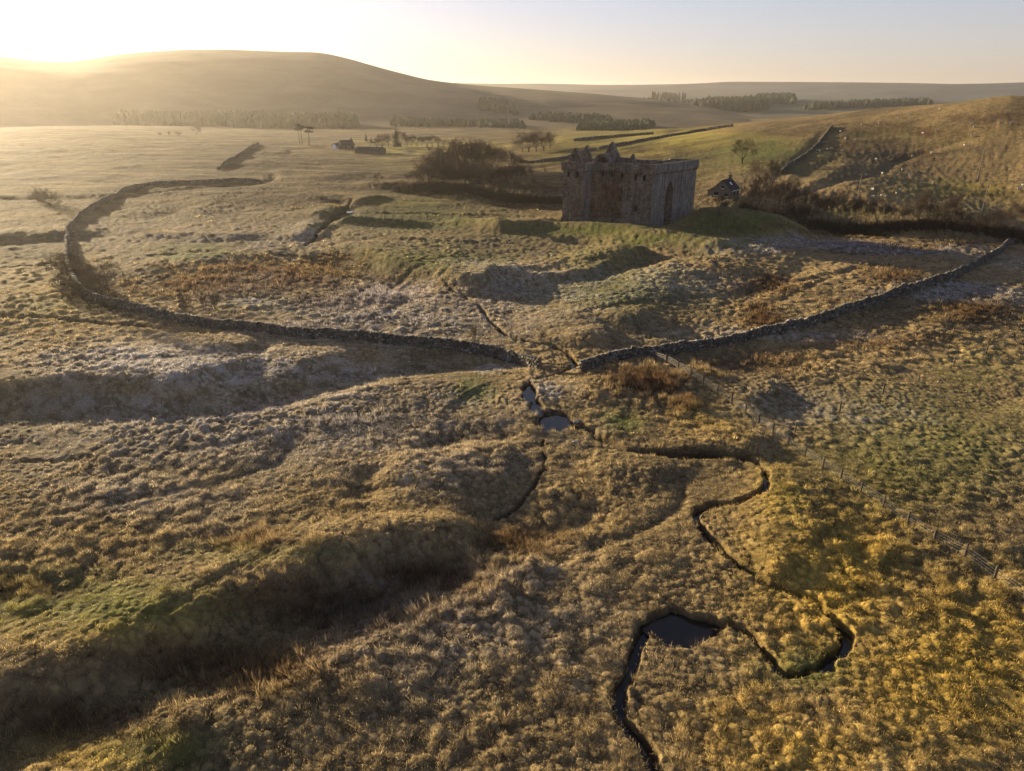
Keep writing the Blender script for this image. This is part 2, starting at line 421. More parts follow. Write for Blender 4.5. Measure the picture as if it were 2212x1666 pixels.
# ---------------------------------------------------------------- small relief: hummocks and tussocks
GZ += fbm(GX, GY, 34, 2, 0) * .45 * (1 - sstep(900, 1400, RR)) * sstep(10, 60, RR)
GZ += fbm(GX, GY, 11, 2, 1) * .16 * (1 - sstep(500, 900, RR))
def billow(x, y, wl, i):
    return np.abs(fbm(x, y, wl, 2, i)) 
def domes(x, y, cell, i, rmin=.3, rmax=.62):
    """rounded tussocks scattered on a jittered lattice"""
    x = x + fbm(x, y, cell * 1.3, 2, i) * cell * .22; y = y + fbm(x, y, cell * 1.3, 2, i + 1) * cell * .22
    cx, cy = np.floor(x / cell).astype(np.int64), np.floor(y / cell).astype(np.int64)
    o = np.zeros(x.shape, np.float32)
    for a in (-1, 0, 1):
        for b in (-1, 0, 1):
            ix, iy = (cx + a) & 255, (cy + b) & 255
            jx = (cx + a + _T[i % 6][ix, iy]) * cell; jy = (cy + b + _T[(i + 1) % 6][ix, iy]) * cell
            u = _T[(i + 2) % 6][ix, iy]; rad = cell * (rmin + (rmax - rmin) * u)
            q = 1 - ((x - jx) ** 2 + (y - jy) ** 2) / (rad * rad)
            o = np.maximum(o, np.sqrt(np.clip(q, 0, 1)) * (.35 + .65 * u) * (_T[(i + 3) % 6][ix, iy] > .28))
    return o.astype(np.float32)
HS = sstep(1450, 1600, PX) * sstep(225, 260, RR)      # grazed hillside: smoother sward
rill = np.exp(-(fbm(GX, GY, 30, 2, 1) / .05) ** 2) * sstep(-.1, .25, fbm(GX, GY, 70, 2, 4)) * sstep(20, 45, RR) * (1 - sstep(180, 260, RR))
GZ -= .34 * rill * (1 - .5 * GREEN)
rill2 = np.exp(-(fbm(GX, GY, 95, 2, 3) / .06) ** 2) * sstep(170, 260, RR) * (1 - sstep(700, 950, RR))
GZ -= .9 * rill2 * (1 - .5 * GREEN) * (1 - .75 * HS)
rough = (1 - .55 * GREEN) * (1 + .35 * RUSH) * np.clip(.75 + 1.3 * fbm(GX, GY, 17, 3, 5), .12, 1.6)
rough *= (1 - .5 * blob([(2000, 900, 300, 120, 1), (1750, 880, 160, 50, .8), (400, 800, 420, 50, .6), (500, 860, 420, 40, .6)]))
rough *= sstep(6, 20, RR)
TUS = domes(GX * .9 + GY * .25, GY * .8 - GX * .2, .95, 0) * np.clip(.6 + 1.1 * fbm(GX, GY, 8, 2, 4), 0, 1.2)
TUS2 = domes(GX * .8, GY * 1.05, 2.1, 2) * np.clip(.45 + 1.2 * fbm(GX, GY, 12, 2, 0), 0, 1.2)
GZ += rough * (1 - .8 * SOIL) * (.36 * TUS * (1 - sstep(120, 240, RR)) + .33 * TUS2 * (1 - sstep(190, 380, RR)))
TUS3 = domes(GX + .2 * GY, GY, .52, 4, .35, .7)
GZ += (1 - .45 * GREEN) * (1 - .8 * SOIL) * sstep(6, 20, RR) * .20 * TUS3 * (.6 + .6 * fbm(GX, GY, 5, 2, 3)) * (1 - sstep(85, 160, RR))
GZ += (1 - .4 * GREEN) * .28 * domes(GX, GY * .8, 1.5, 5, .35, .7) * sstep(80, 150, RR) * (1 - sstep(300, 480, RR))
GZ += (1 - .7 * HS) * rough * .28 * domes(GX, GY, 5.5, 1, .3, .6) * sstep(110, 220, RR) * (1 - sstep(600, 950, RR))
GZ += (1 - .75 * HS) * (.4 + .6 * rough) * .55 * fbm(GX, GY * .8, 15, 2, 0) * sstep(190, 320, RR) * (1 - sstep(800, 1100, RR)) * (1 - .6 * GREEN)
GZ += (1 - .7 * HS) * rough * .5 * np.clip(fbm(GX * .45, GY, 16, 3, 2), -.3, 1) * sstep(200, 330, RR) * (1 - sstep(800, 1100, RR))

# pale bleached tops of the tussocks over matted thatch, with gap shade painted in
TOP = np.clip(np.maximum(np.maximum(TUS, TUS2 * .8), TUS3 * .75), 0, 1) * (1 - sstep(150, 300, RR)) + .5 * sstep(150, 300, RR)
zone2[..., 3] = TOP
# castle stands on a levelled platform
cx0, cy0 = flat(1403, 493, .25)
CU_, CV_ = np.array((-24.6, 11.0)), np.array((16.6, 18.2))     # rectangular plan skewed to a parallelogram, fitting image coordinates of its corners
CL, CD = float(np.hypot(*CU_)), float(np.hypot(*CV_))
CX, CV = -CU_ / CL, CV_ / CD
det = CX[0] * CV[1] - CX[1] * CV[0]
q = ((GX - cx0) * CV[1] - (GY - cy0) * CV[0]) / det; w_ = (CX[0] * (GY - cy0) - CX[1] * (GX - cx0)) / det
du = np.maximum(np.maximum(q, -q - CL), 0); dv = np.maximum(np.maximum(-w_, w_ - CD), 0)
kk = 1 - sstep(1.0, 7.0, np.hypot(du, dv))
CASTLE_Z = 0.25
GZ = GZ * (1 - kk) + CASTLE_Z * kk
GREEN_ = zone[..., 0]; GREEN_[:] = np.maximum(GREEN_, kk * .9)

# ---------------------------------------------------------------- materials
def new_mat(name):
    m = bpy.data.materials.new(name); m.use_nodes = True
    nt = m.node_tree; nt.nodes.clear()
    return m, nt, nt.nodes, nt.links
class NB:
    def __init__(s, nt): s.n, s.l = nt.nodes, nt.links
    def noise(s, vec, scale, detail=4, rough=.55, dist=0):
        t = s.n.new("ShaderNodeTexNoise"); t.inputs["Scale"].default_value = scale; t.inputs["Detail"].default_value = detail
        t.inputs["Roughness"].default_value = rough; t.inputs["Distortion"].default_value = dist
        if vec is not None: s.l.new(vec, t.inputs["Vector"])
        return t.outputs["Fac"]
    def ramp(s, fac, stops):
        t = s.n.new("ShaderNodeValToRGB"); e = t.color_ramp.elements
        while len(e) < len(stops): e.new(.5)
        for k, (p, c) in enumerate(stops):
            e[k].position = p; e[k].color = (*c, 1) if len(c) == 3 else c
        s.l.new(fac, t.inputs[0]); return t.outputs[0]
    def mix(s, fac, a, b, mode='MIX'):
        t = s.n.new("ShaderNodeMix"); t.data_type = 'RGBA'; t.blend_type = mode
        for sock, v in ((t.inputs[0], fac), (t.inputs[6], a), (t.inputs[7], b)):
            if isinstance(v, (int, float)): sock.default_value = v
            elif isinstance(v, tuple): sock.default_value = (*v, 1)
            else: s.l.new(v, sock)
        return t.outputs[2]
    def math(s, op, a, b=0.0, clamp=False):
        t = s.n.new("ShaderNodeMath"); t.operation = op; t.use_clamp = clamp
        for k, v in enumerate((a, b)):
            if isinstance(v, (int, float)): t.inputs[k].default_value = v
            else: s.l.new(v, t.inputs[k])
        return t.outputs[0]
    def attr(s, name):
        t = s.n.new("ShaderNodeAttribute"); t.attribute_name = name
        return t
    def sep(s, c):
        t = s.n.new("ShaderNodeSeparateColor"); s.l.new(c, t.inputs[0]); return t.outputs
    def pos(s): return s.n.new("ShaderNodeTexCoord").outputs["Object"]
    def bump(s, h, strength, dist):
        t = s.n.new("ShaderNodeBump"); t.inputs["Strength"].default_value = strength; t.inputs["Distance"].default_value = dist
        s.l.new(h, t.inputs["Height"]); return t.outputs[0]
    def out(s, surf):
        o = s.n.new("ShaderNodeOutputMaterial"); s.l.new(surf, o.inputs["Surface"])
    def bsdf(s, col, rough=.9, spec=.1, normal=None):
        b = s.n.new("ShaderNodeBsdfPrincipled")
        if isinstance(col, tuple): b.inputs["Base Color"].default_value = (*col, 1)
        else: s.l.new(col, b.inputs["Base Color"])
        b.inputs["Roughness"].default_value = rough; b.inputs["Specular IOR Level"].default_value = spec
        if normal is not None: s.l.new(normal, b.inputs["Normal"])
        return b

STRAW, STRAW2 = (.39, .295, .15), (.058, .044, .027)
GRN, GRN2 = (.16, .185, .045), (.045, .06, .018)
RSH, RSH2 = (.135, .080, .040), (.05, .033, .02)
GLD, GLD2 = (.60, .42, .10), (.13, .088, .024)
FRS = (.37, .38, .43)
def veg_color(nb, z, z2, n1, n2, p):
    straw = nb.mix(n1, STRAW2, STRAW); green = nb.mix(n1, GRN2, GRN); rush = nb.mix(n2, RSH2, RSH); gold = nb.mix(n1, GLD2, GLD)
    zr = nb.sep(z.outputs["Color"])
    def edge(f, k=.35):   # ragged borders
        return nb.math('MULTIPLY', nb.math('SUBTRACT', nb.math('ADD', f, nb.math('MULTIPLY', n2, k)), k * .75, True), 1.25, True)
    c = nb.mix(edge(nb.sep(z2.outputs["Color"])[0]), straw, gold)
    c = nb.mix(nb.math('MULTIPLY', edge(zr[0]), .85), c, green)
    c = nb.mix(edge(nb.sep(z2.outputs["Color"])[2]), c, nb.mix(n1, (.22, .20, .05), (.36, .30, .08)))
    c = nb.mix(edge(zr[1], .7), c, rush)
    fr_ = nb.math('MULTIPLY', edge(zr[2], .5), nb.ramp(n1, [(.3, (.1,) * 3), (.7, (.9,) * 3)]))
    c = nb.mix(nb.math('MULTIPLY', fr_, .8), c, FRS)
    return c, z
mat_ground, nt, _, _ = new_mat("moorland_turf")
nb = NB(nt); p = nb.pos()
z = nb.attr("zone"); z2 = nb.attr("zone2")
nA = nb.ramp(nb.noise(p, .55, 8, .68, .3), [(.33, (0,) * 3), (.68, (1,) * 3)])
nB = nb.ramp(nb.noise(p, .16, 6, .65, .4), [(.33, (0,) * 3), (.66, (1,) * 3)])
nC = nb.ramp(nb.noise(p, .03, 5, .6, .5), [(.32, (.6, .62, .66)), (.68, (1.25, 1.18, 1.1))])
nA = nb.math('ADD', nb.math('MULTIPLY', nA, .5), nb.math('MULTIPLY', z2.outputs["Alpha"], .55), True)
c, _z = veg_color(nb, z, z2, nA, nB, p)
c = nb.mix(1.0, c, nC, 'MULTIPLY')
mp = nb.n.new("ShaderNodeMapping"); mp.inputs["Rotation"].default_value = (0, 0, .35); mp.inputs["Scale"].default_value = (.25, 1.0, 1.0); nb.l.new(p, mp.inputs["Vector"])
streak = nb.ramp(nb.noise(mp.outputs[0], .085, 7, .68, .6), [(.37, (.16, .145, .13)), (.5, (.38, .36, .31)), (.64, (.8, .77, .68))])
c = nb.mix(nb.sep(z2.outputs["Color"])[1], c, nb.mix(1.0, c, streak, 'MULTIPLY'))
mot = nb.ramp(nb.noise(p, 3.2, 5, .7), [(.3, (.62, .6, .58)), (.7, (1.22, 1.2, 1.15))])
c = nb.mix(1.0, c, mot, 'MULTIPLY')
c = nb.mix(z.outputs["Alpha"], c, (.035, .026, .018))
hgt = nb.math('ADD', nb.math('MULTIPLY', nb.noise(p, 1.4, 6, .7), 1.0), nb.math('MULTIPLY', nb.noise(p, 6, 3, .7), .35))
hgt = nb.math('ADD', hgt, nb.math('MULTIPLY', nb.math('MULTIPLY', nb.noise(p, .13, 6, .72), nb.sep(z2.outputs["Color"])[1]), 9.0))
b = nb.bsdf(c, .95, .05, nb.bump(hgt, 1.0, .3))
b.inputs["Sheen Weight"].default_value = .0; b.inputs["Sheen Roughness"].default_value = .6; b.inputs["Sheen Tint"].default_value = (1, .85, .6, 1)
nb.out(b.outputs[0])

def leaf_mat(name, trans=.35, tint=(1, 1, 1)):
    m, nt, _, _ = new_mat(name); nb = NB(nt)
    a = nb.attr("col")
    c = nb.mix(1.0, a.outputs["Color"], tint, 'MULTIPLY')
    d = nb.n.new("ShaderNodeBsdfDiffuse"); t = nb.n.new("ShaderNodeBsdfTranslucent")
    nb.l.new(c, d.inputs[0]); nb.l.new(c, t.inputs[0])
    mx_ = nb.n.new("ShaderNodeMixShader"); mx_.inputs[0].default_value = trans
    nb.l.new(d.outputs[0], mx_.inputs[1]); nb.l.new(t.outputs[0], mx_.inputs[2])
    nb.out(mx_.outputs[0]); return m
mat_grass = leaf_mat("dry_grass", .45)

def bark_mat(name, c1, c2):
    m, nt, _, _ = new_mat(name); nb = NB(nt); p = nb.pos()
    nb.out(nb.bsdf(nb.mix(nb.noise(p, 2.5, 4), c1, c2), .9, .1).outputs[0]); return m
mat_bark = bark_mat("bark", (.035, .027, .02), (.09, .07, .052))
mat_twig = bark_mat("twigs", (.045, .032, .023), (.10, .068, .045))
mat_needle = bark_mat("needles", (.022, .03, .014), (.05, .055, .025))
mat_scrub = bark_mat("scrub_stems", (.022, .017, .012), (.06, .042, .028))
mat_wood = bark_mat("weathered_timber", (.04, .032, .024), (.13, .105, .08))
mat_pole = bark_mat("pole_timber", (.10, .08, .06), (.2, .16, .12))
mat_wool = bark_mat("fleece", (.22, .2, .17), (.36, .34, .3))

def stone_mat(name, base, dark, light, attr=False):
    m, nt, _, _ = new_mat(name); nb = NB(nt); p = nb.pos()
    n1 = nb.noise(p, .8, 6, .65); n2 = nb.noise(p, 5, 5, .7)
    c = nb.mix(nb.ramp(n1, [(.35, (0,) * 3), (.65, (1,) * 3)]), dark, base)
    c = nb.mix(nb.ramp(n2, [(.55, (0,) * 3), (.72, (1,) * 3)]), c, light)
    if attr: c = nb.mix(1.0, c, nb.attr("col").outputs["Color"], 'MULTIPLY')
    nb.out(nb.bsdf(c, .9, .15, nb.bump(n2, .6, .05)).outputs[0]); return m
mat_drystone = stone_mat("dry_stone", (.12, .11, .097), (.055, .05, .043), (.32, .31, .29), True)

def castle_mat(name):
    m, nt, _, _ = new_mat(name); nb = NB(nt)
    uv = nb.n.new("ShaderNodeUVMap").outputs[0]; p = nb.pos()
    wob = nb.n.new("ShaderNodeVectorMath"); wob.operation = 'ADD'
    nz = nb.n.new("ShaderNodeTexNoise"); nz.inputs["Scale"].default_value = 1.3; nb.l.new(p, nz.inputs["Vector"])
    sc = nb.n.new("ShaderNodeVectorMath"); sc.operation = 'SCALE'; sc.inputs["Scale"].default_value = .22
    nb.l.new(nz.outputs["Color"], sc.inputs[0]); nb.l.new(uv, wob.inputs[0]); nb.l.new(sc.outputs[0], wob.inputs[1])
    br = nb.n.new("ShaderNodeTexBrick")
    br.inputs["Scale"].default_value = 1.0; br.inputs["Brick Width"].default_value = .5; br.inputs["Row Height"].default_value = .25
    br.inputs["Mortar Size"].default_value = .022; br.inputs["Mortar Smooth"].default_value = .3; br.inputs["Bias"].default_value = 0
    br.inputs["Color1"].default_value = (.115, .1, .083, 1); br.inputs["Color2"].default_value = (.285, .253, .216, 1); br.inputs["Mortar"].default_value = (.09, .08, .068, 1)
    nb.l.new(wob.outputs[0], br.inputs["Vector"])
    c = br.outputs["Color"]
    stain_shade = nb.attr("recess_stain_shade"); c = nb.mix(nb.math('MULTIPLY', stain_shade.outputs["Fac"], nb.ramp(nb.noise(p, .35, 4, .6), [(.3, (.35,) * 3), (.6, (1,) * 3)])), c, nb.mix(1.0, c, (.86, .62, .46), 'MULTIPLY'))
    # rusty red sandstone areas, lichen greys and vertical runs of damp
    red = nb.ramp(nb.noise(p, .14, 4, .6), [(.42, (0,) * 3), (.66, (.4,) * 3)])
    c = nb.mix(red, c, nb.mix(1.0, c, (1.15, .78, .62), 'MULTIPLY'))
    mp = nb.n.new("ShaderNodeMapping"); mp.inputs["Scale"].default_value = (1.1, 1.1, .07); nb.l.new(p, mp.inputs["Vector"])
    run = nb.ramp(nb.noise(mp.outputs[0], 1.0, 5, .65), [(.36, (.62, .6, .57)), (.66, (1.05, 1.05, 1.05))])
    c = nb.mix(1.0, c, run, 'MULTIPLY')
    blot = nb.ramp(nb.noise(p, .5, 6, .7), [(.34, (.45, .43, .4)), (.66, (1.25, 1.22, 1.2))])
    c = nb.mix(1.0, c, blot, 'MULTIPLY')
    # the face towards the hillside is mixed with upright streaks of paler grey
    geo = nb.n.new("ShaderNodeNewGeometry"); dt = nb.n.new("ShaderNodeVectorMath"); dt.operation = 'DOT_PRODUCT'
    dt.inputs[1].default_value = (CV[1], -CV[0], 0); nb.l.new(geo.outputs["True Normal"], dt.inputs[0])
    side = nb.math('MULTIPLY', nb.math('GREATER_THAN', dt.outputs["Value"], .8), .36)
    mp2 = nb.n.new("ShaderNodeMapping"); mp2.inputs["Scale"].default_value = (1.3, 1.3, .12); nb.l.new(p, mp2.inputs["Vector"])
    lr = nb.ramp(nb.noise(mp2.outputs[0], 1.2, 6, .75), [(.38, (0,) * 3), (.64, (1,) * 3)])
    c = nb.mix(nb.math('MULTIPLY', side, lr), c, (.40, .40, .41))
    lich = nb.ramp(nb.noise(p, 2.2, 5, .75), [(.58, (0,) * 3), (.74, (.5,) * 3)])
    c = nb.mix(lich, c, (.34, .32, .30))
    h = nb.math('ADD', nb.math('MULTIPLY', br.outputs["Fac"], -.6), nb.noise(p, 4, 5, .7))
    nb.out(nb.bsdf(c, .92, .12, nb.bump(h, .8, .09)).outputs[0]); return m
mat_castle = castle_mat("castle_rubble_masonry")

def plain(name, c, rough=.6, spec=.3, var=.25, scale=3):
    m, nt, _, _ = new_mat(name); nb = NB(nt); p = nb.pos()
    lo = tuple(v * (1 - var) for v in c); hi = tuple(min(1, v * (1 + var)) for v in c)
    nb.out(nb.bsdf(nb.mix(nb.noise(p, scale, 4), lo, hi), rough, spec).outputs[0]); return m
mat_slate = plain("slate_roof", (.028, .028, .032), .9, .1)
mat_harl = plain("rubble_cottage_wall", (.12, .105, .09), .9, .1, .4, 4)
mat_white = plain("white_paint", (.75, .73, .7), .6, .3, .08)
mat_dark = plain("dark_opening", (.007, .007, .008), 1.0, 0.0)
mat_metal = plain("grey_wire", (.25, .25, .25), .5, .5)
mat_sign = plain("sign_panel", (.06, .07, .1), .4, .4)
mat_water, nt, _, _ = new_mat("burn_water"); nb = NB(nt)
bw = nb.bsdf((.016, .013, .01), .07, .4, nb.bump(nb.noise(nb.pos(), 3, 3), .08, .02)); bw.inputs["IOR"].default_value = 1.33
nb.out(bw.outputs[0])
def hill_mat(name, c1, c2, sc):
    m, nt, _, _ = new_mat(name); nb = NB(nt); p = nb.pos()
    n1 = nb.ramp(nb.noise(p, sc, 6, .6, .4), [(.35, (0,) * 3), (.65, (1,) * 3)])
    nb.out(nb.bsdf(nb.mix(n1, c1, c2), .95, .05, nb.bump(nb.noise(p, .05, 6, .7), .7, 3)).outputs[0]); return m
mat_hill = hill_mat("hill_heath", (.055, .042, .026), (.12, .092, .05), .006)
mat_hill2 = hill_mat("far_fields", (.04, .04, .028), (.13, .115, .065), .004)

# ---------------------------------------------------------------- ground
na, nr = GX.shape
idx = np.arange(na * nr, dtype=np.int32).reshape(na, nr)
quads = np.stack([idx[:-1, :-1], idx[:-1, 1:], idx[1:, 1:], idx[1:, :-1]], -1).reshape(-1, 4)
quads = quads[:, ::-1]
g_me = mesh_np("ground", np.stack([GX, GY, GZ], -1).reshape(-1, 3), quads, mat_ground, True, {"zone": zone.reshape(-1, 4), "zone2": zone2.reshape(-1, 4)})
tag(link("ground", g_me), kind="structure")

# ---------------------------------------------------------------- hills
def hill(name, sky_pts, r0, r1, r2, mat, base=-9, bumps=6.0, conc=1.6, naz=420, nrr=160):
    a_k = []; z_k = []
    for (px, py) in sky_pts:
        a, s = azr(px, py); a_k.append(a); z_k.append(CAMZ + r1 * s)
    a_ = np.linspace(min(a_k), max(a_k), naz); zz = np.interp(a_, a_k, z_k)
    ker = np.exp(-np.linspace(-2, 2, 17) ** 2); ker /= ker.sum()
    zz = np.convolve(np.pad(zz, 8, mode='edge'), ker, 'valid')
    rr = np.concatenate([np.linspace(r0, r1, nrr * 2 // 3), np.linspace(r1, r2, nrr // 3)[1:]])
    t = np.clip((rr - r0) / (r1 - r0), 0, 1)
    up = (t * t * (3 - 2 * t)) ** (conc / 1.6) * .75 + .25 * t
    dn = 1 - sstep(r1, r2, rr)
    prof = np.where(rr <= r1, up, dn)
    X = np.sin(np.radians(a_))[:, None] * rr; Y = np.cos(np.radians(a_))[:, None] * rr
    Z = base + (zz - base)[:, None] * prof[None]
    edge = np.minimum(t, 1) * (1 - t) * 4
    Z = Z + (fbm(X, Y, 420, 3, 1) * bumps * 2 + fbm(X, Y, 90, 3, 3) * bumps * .4) * np.where(rr <= r1, edge, 0)[None]
    ix = np.arange(X.size, dtype=np.int32).reshape(X.shape)
    q = np.stack([ix[:-1, :-1], ix[1:, :-1], ix[1:, 1:], ix[:-1, 1:]], -1).reshape(-1, 4)
    tag(link(name, mesh_np(name, np.stack([X, Y, Z], -1).reshape(-1, 3), q, mat, True)), kind="structure")
    def sampler(px, py):
        dd = ray(px, py); dd /= np.linalg.norm(dd)
        tt = np.linspace(r0 * .9, r2, 6000)
        x, y, z_ = dd[0] * tt, dd[1] * tt, CAMZ + dd[2] * tt
        a = np.degrees(np.arctan2(x, y)); r = np.hypot(x, y)
        g = samp(Z, np.interp(a, a_, np.arange(naz)), np.interp(r, rr, np.arange(len(rr))))
        g = np.maximum(g, -8.2)
        k = np.nonzero(z_ < g)[0]
        k = k[0] if len(k) else int(np.argmin(z_ - g))
        return float(x[k]), float(y[k]), float(g[k])
    def height(x, y):
        a = np.degrees(np.arctan2(x, y)); r = np.hypot(x, y)
        g = samp(Z, np.interp(a, a_, np.arange(naz)), np.interp(r, rr, np.arange(len(rr))))
        return np.maximum(g, -8.2)
    return sampler, height
big_hit, big_h = hill("hill", [(-1500, 150), (-900, 95), (-500, 92), (-200, 108), (0, 122), (80, 132), (150, 135), (250, 119), (330, 112), (420, 108), (500, 108), (600, 112), (690, 113), (750, 126),
            (830, 149), (920, 172), (1000, 182), (1150, 193), (1300, 204), (1420, 216), (1520, 228), (1620, 245), (1750, 268)], 1100, 2100, 3000, mat_hill)
mid_hit, mid_h = hill("rolling_hills", [(1000, 235), (1200, 212), (1320, 206), (1420, 214), (1500, 218), (1640, 214), (1760, 215), (1900, 214), (2000, 218), (2120, 222), (2300, 226), (2700, 226), (3300, 236)], 1500, 3000, 3900, mat_hill2, bumps=5)
mat_hill3 = hill_mat("far_conifer_moor", (.018, .026, .026), (.05, .06, .055), .003)
hill("far_ridge", [(600, 190), (800, 176), (960, 178), (1050, 181), (1180, 181), (1300, 184), (1400, 183), (1500, 181), (1580, 177), (1700, 177), (1850, 178), (2000, 180), (2060, 182), (2150, 180), (2212, 178), (2600, 172), (3400, 185)], 4200, 6200, 8000, mat_hill3, bumps=10)

# ---------------------------------------------------------------- mesh helpers
class MB:
    def __init__(s): s.v = []; s.f = []
    def add(s, vs, fs):
        o = len(s.v); s.v += [tuple(q) for q in vs]; s.f += [tuple(i + o for i in f) for f in fs]
    def box(s, x0, x1, y0, y1, z0, z1, jit=0.0):
        j = lambda: random.uniform(-jit, jit)
        s.add([(x + j(), y + j(), z + j()) for z in (z0, z1) for (x, y) in ((x0, y0), (x1, y0), (x1, y1), (x0, y1))],
              [(3, 2, 1, 0), (4, 5, 6, 7), (0, 1, 5, 4), (1, 2, 6, 5), (2, 3, 7, 6), (3, 0, 4, 7)])
    def prism(s, prof, y0, y1):
        """profile in x,z (anticlockwise seen from -y) extruded along y"""
        n = len(prof)
        s.add([(x, y0, z) for x, z in prof] + [(x, y1, z) for x, z in prof],
              [tuple(range(n)), tuple(range(2 * n - 1, n - 1, -1))] + [(k, k + n, (k + 1) % n + n, (k + 1) % n) for k in range(n)])
    def tube(s, p0, p1, r0, r1, n=6, cap=True):
        p0, p1 = Vector(p0), Vector(p1); d = (p1 - p0).normalized()
        a = d.orthogonal().normalized(); b = d.cross(a)
        vs = [p0 + (a * math.cos(t) + b * math.sin(t)) * r0 for t in [2 * math.pi * k / n for k in range(n)]]
        vs += [p1 + (a * math.cos(t) + b * math.sin(t)) * r1 for t in [2 * math.pi * k / n for k in range(n)]]
        fs = [(k, (k + 1) % n, (k + 1) % n + n, k + n) for k in range(n)]
        if cap: fs += [tuple(range(n - 1, -1, -1)), tuple(range(n, 2 * n))]
        s.add(vs, fs)
    def mesh(s, name, mat, smooth=False):
        me = bpy.data.meshes.new(name); me.from_pydata(s.v, [], s.f); me.update()
        bm = bmesh.new(); bm.from_mesh(me); bmesh.ops.recalc_face_normals(bm, faces=bm.faces); bm.to_mesh(me); bm.free()
        if smooth:
            for q in me.polygons: q.use_smooth = True
        me.materials.append(mat); box_uv(me); return me
    def build(s, name, mat, parent=None, smooth=False): return link(name, s.mesh(name, mat, smooth), parent)
def box_uv(me):
    uv = me.uv_layers.new(name="uv") if not me.uv_layers else me.uv_layers[0]
    for q in me.polygons:
        nx, ny, nz = q.normal
        for li in q.loop_indices:
            x, y, z_ = me.vertices[me.loops[li].vertex_index].co
            uv.data[li].uv = (x, y) if abs(nz) > .75 else ((x, z_) if abs(ny) > abs(nx) else (y + 3.3, z_))
def boolean(o, cutters):
    for c_ in cutters:
        m = o.modifiers.new("cut", 'BOOLEAN'); m.operation = 'DIFFERENCE'; m.solver = 'EXACT'; m.object = c_
    dg = bpy.context.evaluated_depsgraph_get(); dg.update()
    me = bpy.data.meshes.new_from_object(o.evaluated_get(dg)); o.modifiers.clear(); o.data = me
    for c_ in cutters: bpy.data.objects.remove(c_)
    box_uv(me)

